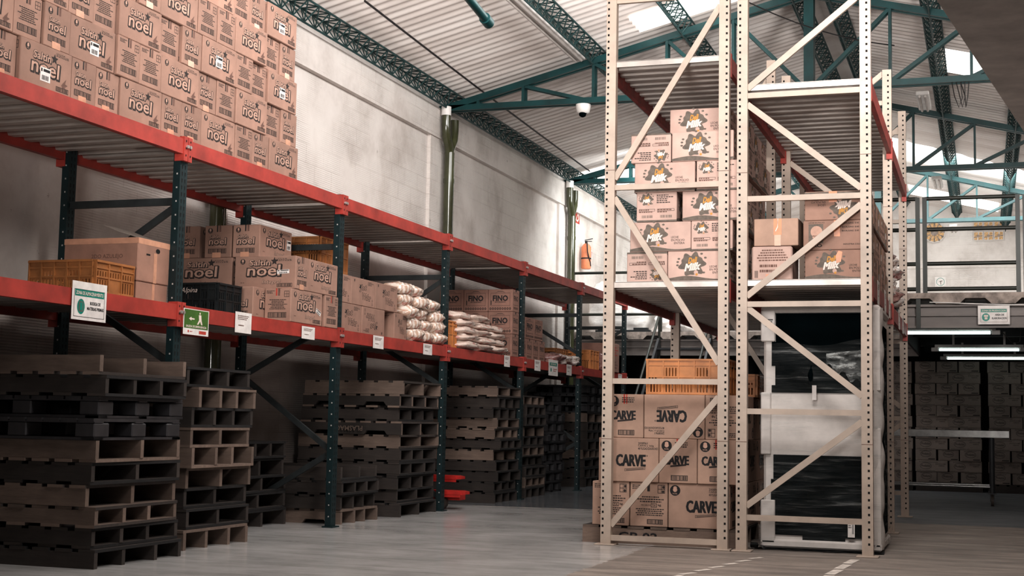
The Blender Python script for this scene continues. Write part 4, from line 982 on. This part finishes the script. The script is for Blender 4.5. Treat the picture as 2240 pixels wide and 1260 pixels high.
def stair():
    t = thing('mezzanine_stair','steep stair with green tube handrails coming down from the mezzanine','stair',(-4.85,23.6,0))
    for x in (-.47,.43):
        mb = MB('rail'); mb.tube([(x,.0,2.88),(x,-1.95,1.22)],.024,8); mb.tube([(x,.0,2.88),(x,.02,1.9)],.022,8); mb.tube([(x,-1.95,1.22),(x,-1.95,.3)],.02,8); mb.build('handrail', t)
        mb = MB('dark_steel'); mb.bar((x,0,2.4),(x,-2.75,.06),.04,.2); mb.build('stringer', t)
    for k in range(9):
        z = 2.3-.25*k; mb = MB('dark_steel'); mb.box(-.45,.41,-.26-.29*k,-.02-.29*k,z-.03,z); mb.build('tread', t)
stair()
# wrapped bundles on the left part of the mezzanine
BK = [pillow_mesh(.62,.7,.5,'bag_bulk',60+i,.16,.6,34,22) for i in range(3)]
o = obj('wrapped_bale', pillow_mesh(1.15,1.0,.95,'bag_bulk',71,.05,.35,48,34), None, (-6.25,24.75,2.63)); tag(o,'big smooth white film-wrapped bale on the mezzanine beside the downpipe','bale')
G = 'crumpled white bundles heaped on the mezzanine'
for k, (x,y,z) in enumerate(((-5.38,24.5,2.6),(-4.94,24.55,2.6),(-5.36,24.5,2.93),(-4.95,24.58,2.92),(-5.38,24.52,3.25),(-4.98,24.5,3.24),(-5.2,25.15,2.6),(-5.15,25.15,2.93))):
    o = obj('plastic_bundle', BK[k%3], None, (x,y,z+.03), k*.7); o.scale = (.66,.66,.64); tag(o,f'crumpled white plastic bundle, {ORD[k]} of the heap counted upward','bundle',G)
mb = MB('crate_black'); mb.box(-.5,.5,0,.12,0,.06); mb.box(-.45,-.2,0,.12,.06,.1); mb.box(.2,.45,0,.12,.06,.1); tag(mb.build('pallet_edge',None,(-6.1,24.1,2.6)),'dark pallet edge under the white film-wrapped bale','pallet')
# back wall openings
t = thing('wall_vent','round pierced vent with warm daylight on the back wall','vent',(-1.11,WALL_Y-.05,5.78)); mb = MB('vent_gold'); F = Face(mb,(0,0,0),(1,0,0),(0,0,1),1,1); F.disc(0,0,.25,'vent_gold',.002,28); mb.build('opening', t)
mb = MB('foam'); F = Face(mb,(0,-.01,0),(1,0,0),(0,0,1),1,1)
for k in range(12): a = 2*PI*k/12; F.poly([(.07*math.cos(a),.07*math.sin(a)),(.24*math.cos(a-.09),.24*math.sin(a-.09)),(.24*math.cos(a+.09),.24*math.sin(a+.09))],'concrete',.004)
F.ring(0,0,.26,.03,'foam',.004,28); F.disc(0,0,.09,'concrete',.005); mb.build('grille', t)
k = 0
for i in range(3):
    for j in range(2):
        t = thing('vent_block',f'pierced concrete vent block high on back wall, {("lower","upper")[j]} row, {ORD[i]} from the round vent','vent',(-.10+.235*i,WALL_Y-.05,5.66+.24*j),0,'vent blocks on the back wall')
        mb = MB('vent_gold'); F = Face(mb,(0,0,0),(1,0,0),(0,0,1),.2,.2); F.rect(-.5,-.5,.5,.5,'vent_gold',.001); mb.build('opening', t)
        mb = MB('foam'); F = Face(mb,(0,-.012,0),(1,0,0),(0,0,1),.2,.2); F.frame(-.56,-.56,.56,.56,.1,'foam',.002); F.poly([(-.5,-.12),(.5,.12),(.5,.0),(-.5,-.24)],'concrete',.003); F.disc(0,0,.16,'concrete',.004); F.poly([(-.12,-.5),(.0,-.5),(.12,.5),(.0,.5)],'foam',.003); mb.build('lattice', t)
mb = MB('paper'); F = Face(mb,(0,0,0),(1,0,0),(0,0,1),.26,.24); F.rect(-.5,-.5,.5,.5,'paper',.001); F.ring(0,0,.40,.04,'sign_green',.002); F.poly([(-.2,-.05),(.05,.12),(.2,.1),(.05,.02),(.05,-.28),(-.0,-.28),(-.02,-.0)],'ink_grey',.002); tag(mb.build('wall_sign',None,(-.98,WALL_Y-.05,4.565)),'small round green pictogram sign low on the back wall','sign')
mb = MB('paper'); mb.box(-.175,.175,0,.006,-.11,.11); F = Face(mb,(-.175,0,-.11),(1,0,0),(0,0,1),.35,.22); F.frame(.08,.12,.92,.82,.012,'ink_soft'); F.rect(.10,.64,.90,.81,'sign_green',.001); F.text('ZONA DE PRODUCCION',.13,.68,.87,.77,'fill_white',.002,.02); F.disc(.25,.38,.21,'sign_green',.001,24,.95); F.rect(.19,.40,.32,.50,'fill_white',.002); F.rect(.21,.26,.30,.38,'fill_white',.002); F.text('AREA DE',.54,.46,.82,.55,'ink_black',.001,.03); F.text('ELABORACION',.44,.28,.90,.37,'ink_black',.001,.03)
o = mb.build('wall_sign',None,(.112,17.04,2.335)); tag(o,'white production zone sign on the steel beam under the mezzanine edge','sign')
mb = MB('white_paint'); mb.tube([(-.6,17.04,2.49),(-.2,17.03,2.47),(.3,17.03,2.45),(1.2,17.04,2.44)],.006,6); tag(mb.build('cable',None),'thin pale cable sagging along the steel beam','cable')
# fluorescent fittings under the mezzanine
def fluoro(x0,x1,y,z,label):
    t = thing('fluorescent_light',label,'light',((x0+x1)/2,y,z)); L = (x1-x0)/2
    mb = MB('white_paint'); mb.box(-L,L,-.03,.03,.03,.07); mb.box(-.6*L,-.55*L,-.01,.01,.07,.25); mb.box(.55*L,.6*L,-.01,.01,.07,.25); mb.build('housing', t)
    mb = MB('tube'); mb.tube([(-L+.06,0,.0),(L-.06,0,.0)],.02,10); mb.build('lamp_tube', t)
    for s in (-1,1): mb = MB('white_paint'); mb.cbox(s*L-.05,s*L+.05,-.03,.03,-.025,.03,.006); mb.build('end_cap', t)
fluoro(-1.0,.135,17.5,2.16,'lit fluorescent light closest under the mezzanine edge'.replace('closest','directly'))
fluoro(-.66,.52,20.6,2.125,'second lit fluorescent light further under the mezzanine')
fluoro(-.62,.75,23.4,2.14,'third lit fluorescent light just above the carton stacks')
mb = MB('wire'); mb.tube([(.135,17.5,2.2),(.22,17.5,2.15),(.33,17.5,2.02),(.40,17.5,2.05),(.42,17.5,2.2)],.006,6); tag(mb.build('light_cord',None),'black cord looping from the first fluorescent light','cord')
# carton stacks under the mezzanine
for nm, x0 in (('left',-2.17),('middle',-1.09),('right',.05)):
    wood_pallet(x0+.52,24.35,0,'dark',.9,1.04,.13,4,False,False,{'left':'dark pallet under the carton stack behind the beige uprights','middle':'dark pallet under the carton stack behind the rolling table','right':'dark pallet under the carton stack past the table leg'}[nm],None)
    for r_ in range(11):
        ws = (.335,.335,.335) if r_%2 == 0 else (.515,.515); x = x0
        for k, w in enumerate(ws):
            if nm == 'left' and k == 0: x += w+.008; continue
            d = .505 if w < .4 else .325
            where = {'left':'stack behind beige uprights','middle':'stack behind the rolling table','right':'stack past the table leg'}[nm]
            pos = ('outer','middle','inner')[k] if len(ws) == 3 else ('outer','inner')[k]
            carton('prod', x+w/2+rnd.uniform(-.012,.012), 24.0+d/2+rnd.uniform(-.02,.03), .132+.1805*r_, 0 if w > .4 else H, f'dim brown carton, {ORD[r_]} row up, {pos} in the {where}', 'dim brown cartons in the '+where); x += w+.008
        if nm == 'middle': pass
# stainless table on castors
t = thing('rolling_table','stainless steel rolling table in front of the dim carton stacks','table',(-.6,19.7,0))
mb = MB('steel'); mb.cbox(-.95,.905,0,.75,.90,1.0,.006); mb.build('table_top', t)
for x, y in ((-.85,.06),(.68,.06),(-.85,.69),(.68,.69)):
    mb = MB('dark_steel'); mb.tube([(x,y,.17),(x,y,.9)],.035,12); mb.build('leg', t)
    mb = MB('dark_steel'); mb.box(x-.05,x+.05,y-.04,y+.04,.155,.17); mb.box(x-.03,x-.02,y-.02,y+.02,.06,.16); mb.box(x+.02,x+.03,y-.02,y+.02,.06,.16); c = mb.build('caster', t)
    mb = MB('rubber'); mb.tube([(x-.018,y,.065),(x+.018,y,.065)],.065,18); mb.build('wheel', c).rotation_euler = (0,0,0)
for y in (.06,.69):
    mb = MB('steel'); mb.tube([(-.85,y,.25),(.68,y,.25)],.018,10); mb.build('stretcher', t)

# ------------------------------------------------------------------ wall fittings, wires, lamps
t = thing('fire_extinguisher','orange fire extinguisher hanging on the white side wall','fire extinguisher',(XW+.12,24.42,3.80)); mb = MB('ext_red'); mb.tube([(0,0,0),(0,0,.02),(0,0,.40),(0,0,.45),(0,0,.47)],[.075,.09,.09,.06,.03],18); mb.build('cylinder', t)
mb = MB('wire'); mb.tube([(0,0,.47),(0,0,.52)],.025,10); mb.bar((-.02,-.02,.53),(.09,.1,.57),.02,.015); mb.bar((-.02,-.02,.51),(.08,.08,.52),.02,.012); mb.build('valve', t)
mb = MB('wire'); mb.tube([(.02,-.04,.5),(.05,-.12,.45),(.06,-.12,.3),(.085,-.03,.12),(.09,-.01,.05)],.012,8); mb.build('hose', t)
mb = MB('wire'); mb.tube([(.0,0,.18),(.0,0,.205)],.094,18); mb.build('strap', t)
mb = MB('paper'); F = Face(mb,(0,0,0),(0,1,0),(0,0,1),.1,.14); F.rect(0,0,1,1,'paper',0); F.lines(.1,.1,.9,.9,5,'red_ink',2); mb.build('label_sticker', t, (.0915,.0,.2))
def wsign(y,z,w,h,fn,label):
    mb = MB('paper'); mb.box(0,.004,0,w,0,h); fn(Face(mb,(.004,0,0),(0,1,0),(0,0,1),w,h)); tag(mb.build('wall_sign',None,(XW+.002,y,z)),label,'sign')
def sg_fire(F): F.rect(.05,.15,.95,.98,'red_ink',.001); F.poly([(.2,.3),(.75,.85),(.85,.4),(.6,.22)],'fill_white',.002); F.poly([(.3,.3),(.6,.6),(.7,.38)],'red_ink',.003)
wsign(24.02,4.56,.34,.36,sg_fire,'red sign with white emblem above the fire extinguisher')
def sg_no(F): F.ring(.5,.62,.3,.06,'red_ink',.001); F.poly([(.4,.5),(.46,.46),(.6,.74),(.54,.78)],'ink_black',.002); F.lines(.15,.05,.85,.25,2,'ink_soft',2)
wsign(23.56,4.62,.2,.4,sg_no,'small round prohibition sign on the wall beside the downpipe')
t = thing('dome_camera','small white dome camera hanging under the first roof truss','security camera',(-4.97,17.4,5.18)); mb = MB('white_paint'); mb.tube([(0,0,0),(0,0,-.03),(0,0,-.10),(0,0,-.12)],[.10,.10,.085,.06],18); mb.build('housing', t); mb = MB('black_glass'); mb.tube([(0,-.015,-.11),(0,-.03,-.15),(0,-.035,-.17)],[.05,.045,.02],14); mb.build('lens', t)
def catenary(a,b,sag,n=14): return [tuple(a[i]+(b[i]-a[i])*k/n-(sag*4*(k/n)*(1-k/n) if i == 2 else 0) for i in range(3)) for k in range(n+1)]
mb = MB('wire'); mb.tube(catenary((-6.3,13.4,5.50),(-6.55,23.4,5.42),.02),.013,5); tag(mb.build('overhead_wire',None),'thin dark wire strung under the roof beside the white wall','wire')
mb = MB('wire'); mb.tube(catenary((-2.9,16.2,6.2),(-1.0,17.4,5.7),.12),.008,5); tag(mb.build('overhead_wire',None),'dark wire crossing in front of the ridge lattice','wire')
t = thing('hanging_pipe','teal pipe end with collar hanging below the roof sheets','pipe',(-4.365,12.0,4.72)); mb = MB('truss'); mb.tube([(0,0,0),(.0,-1.6,.22)],.04,14); mb.build('pipe', t); mb = MB('truss'); mb.tube([(0,.02,-.003),(0,-.1,.014)],.055,14); mb.build('collar', t)
def lampbox(loc, L, label, yaw=0):
    t = thing('ceiling_light',label,'light',loc,yaw); mb = MB('white_paint'); mb.cbox(-.09,.09,-L/2,L/2,-.03,.03,.01); mb.build('housing', t); mb = MB('foam'); mb.tube([(-.04,-L/2+.03,-.045),(-.04,L/2-.03,-.045)],.018,8); mb.tube([(.04,-L/2+.03,-.045),(.04,L/2-.03,-.045)],.018,8); mb.build('lamp_tube', t)
lampbox((-4.98,15.75,5.76),2.9,'long white light fitting along the lattice purlin near the wall')
lampbox((-.78,20.6,5.72),1.0,'white lamp box hung under the lattice just past the first truss')
lampbox((-.78,26.6,5.55),1.0,'white lamp box hung under the lattice past the second truss')
lampbox((-.62,32.8,5.55),.9,'white lamp box seen through the mezzanine railing')
t = thing('cable_loop','loose dark cable loops dangling from the first truss chord','cable',(-.33,17.4,5.2)); mb = MB('wire')
for k in range(3): mb.tube([(.05*k,0,0),(.03+.06*k,0,-.18),(.08+.04*k,0,-.32),(.12+.03*k,0,-.2),(.1+.05*k,0,0)],.006,5)
mb.build('cable', t)
# red pallet jack between the pallet stacks
t = thing('pallet_jack','red pallet jack poking out beside the third green upright','pallet jack',(-5.75,15.0,0))
for z, x1, y in ((.17,.17,-.18),(.32,-.05,.25)):
    mb = MB('red_plastic'); mb.box(-.7,x1,y-.08,y+.08,z,z+.045); mb.prism([(x1,z),(x1+.06,z+.005),(x1+.06,z+.035),(x1,z+.045)], lambda a,b,d:(a,d,b), y-.07, y+.07); mb.box(-.7,x1,y-.075,y-.06,z-.03,z); mb.build('fork', t)
mb = MB('red_plastic'); mb.box(-.6,.1,-.1,.1,.1,.17); mb.build('chassis', t)
mb = MB('rubber'); mb.tube([(-.08,-.24,.075),(-.08,-.16,.075)],.075,18); mb.build('wheel', t)
mb = MB('rubber'); mb.tube([(-.3,.18,.075),(-.3,.26,.075)],.075,18); mb.build('wheel', t)
# floor markings and gravel bits
mb = MB('floor_mark')
def fl(x0,y0,x1,y1,w):
    d = Vector((x1-x0,y1-y0,0)).normalized(); q = Vector((-d.y,d.x,0))*w/2; a = Vector((x0,y0,.002)); b = Vector((x1,y1,.002)); mb.raw([a-q,b-q,b+q,a+q],[(0,1,2,3)])
fl(-1.95,8.9,-1.0,8.98,.05); fl(-2.0,8.85,-1.93,9.3,.05)
r5 = random.Random(4)
for k in range(6): fl(-1.95+.05*k,9.35+.27*k,-1.88+.05*k,9.5+.27*k,.05)
for k in range(5): fl(-1.06+.02*k,9.0+.42*k,-1.03+.02*k,9.36+.42*k,.07)
fl(-6.2,15.6,-3.0,15.75,.05); fl(-2.98,11.25,-1.97,11.26,.02)
struct(mb.build('floor_marking'))

# ------------------------------------------------------------------ light and camera
def area(nm, loc, tgt, sx, sy, e, c=(1,1,1)):
    l = bpy.data.lights.new(nm,'AREA'); l.shape = 'RECTANGLE'; l.size = sx; l.size_y = sy; l.energy = e; l.color = c
    o = bpy.data.objects.new(nm,l); COL.objects.link(o); o.location = loc; o.rotation_euler = (Vector(tgt)-Vector(loc)).to_track_quat('-Z','Y').to_euler()
WC = (1,.97,.945)
area('roof_daylight',(-.8,6.9,5.6),(-2.4,11.5,1.4),1.9,1.9,335,WC)
area('entrance_daylight',(-2.5,-2.5,4.6),(-3.0,10,3.6),5,2.5,22,WC)
s2 = bpy.data.lights.new('right_roof_fill','SPOT'); s2.energy = 2600; s2.spot_size = math.radians(75); s2.spot_blend = 1; s2.shadow_soft_size = .6; s2.color = WC  # unseen fill spot added to brighten the right roof slope
so2 = bpy.data.objects.new('right_roof_fill', s2); COL.objects.link(so2); so2.location = (1.3,8.5,3.3); so2.rotation_euler = (Vector((.0,22,6.6))-so2.location).to_track_quat('-Z','Y').to_euler()
sp = bpy.data.lights.new('roof_wall_fill','SPOT'); sp.energy = 3900; sp.spot_size = math.radians(62); sp.spot_blend = 1; sp.shadow_soft_size = 1.0; sp.color = WC  # upward fill spot, added out of view to lift roof and upper wall
spo = bpy.data.objects.new('roof_wall_fill', sp); COL.objects.link(spo); spo.location = (-2.2,1.2,2.6); spo.rotation_euler = (Vector((-4.2,16,6.2))-spo.location).to_track_quat('-Z','Y').to_euler()
area('aisle_skylight',(-3.3,12.5,5.5),(-6.9,13.2,3.6),9,1.0,245,(1,.98,.965))
area('far_skylight',(-.2,27.5,5.6),(-2.0,31.5,3.8),6,2,480,(.95,1,1))
area('rear_left_skylight',(-4.6,22.9,4.9),(-5.7,25.2,2.8),2,1.6,170,(.97,1,1))
w = bpy.data.worlds.new('World'); S.world = w; w.use_nodes = True
w.node_tree.nodes['Background'].inputs[0].default_value = (1,.98,.97,1); w.node_tree.nodes['Background'].inputs[1].default_value = .07
yaw, pitch, roll = .3277, .0955, .0189
f = Vector((-math.sin(yaw)*math.cos(pitch), math.cos(yaw)*math.cos(pitch), math.sin(pitch))); r = Vector((math.cos(yaw),math.sin(yaw),0)); u = r.cross(f)
r2 = r*math.cos(roll)+u*math.sin(roll); u2 = -r*math.sin(roll)+u*math.cos(roll)
cam = bpy.data.cameras.new('Camera'); cam.sensor_width = 36; cam.lens = 3047.5*36/2240; cam.clip_start = .05; cam.clip_end = 200
co = bpy.data.objects.new('Camera', cam); COL.objects.link(co)
co.matrix_world = Matrix(((r2.x,u2.x,-f.x,0),(r2.y,u2.y,-f.y,0),(r2.z,u2.z,-f.z,1),(0,0,0,1)))
S.camera = co
S.view_settings.view_transform = 'Standard'; S.view_settings.look = 'None'; S.view_settings.exposure = -.04; S.view_settings.gamma = .86
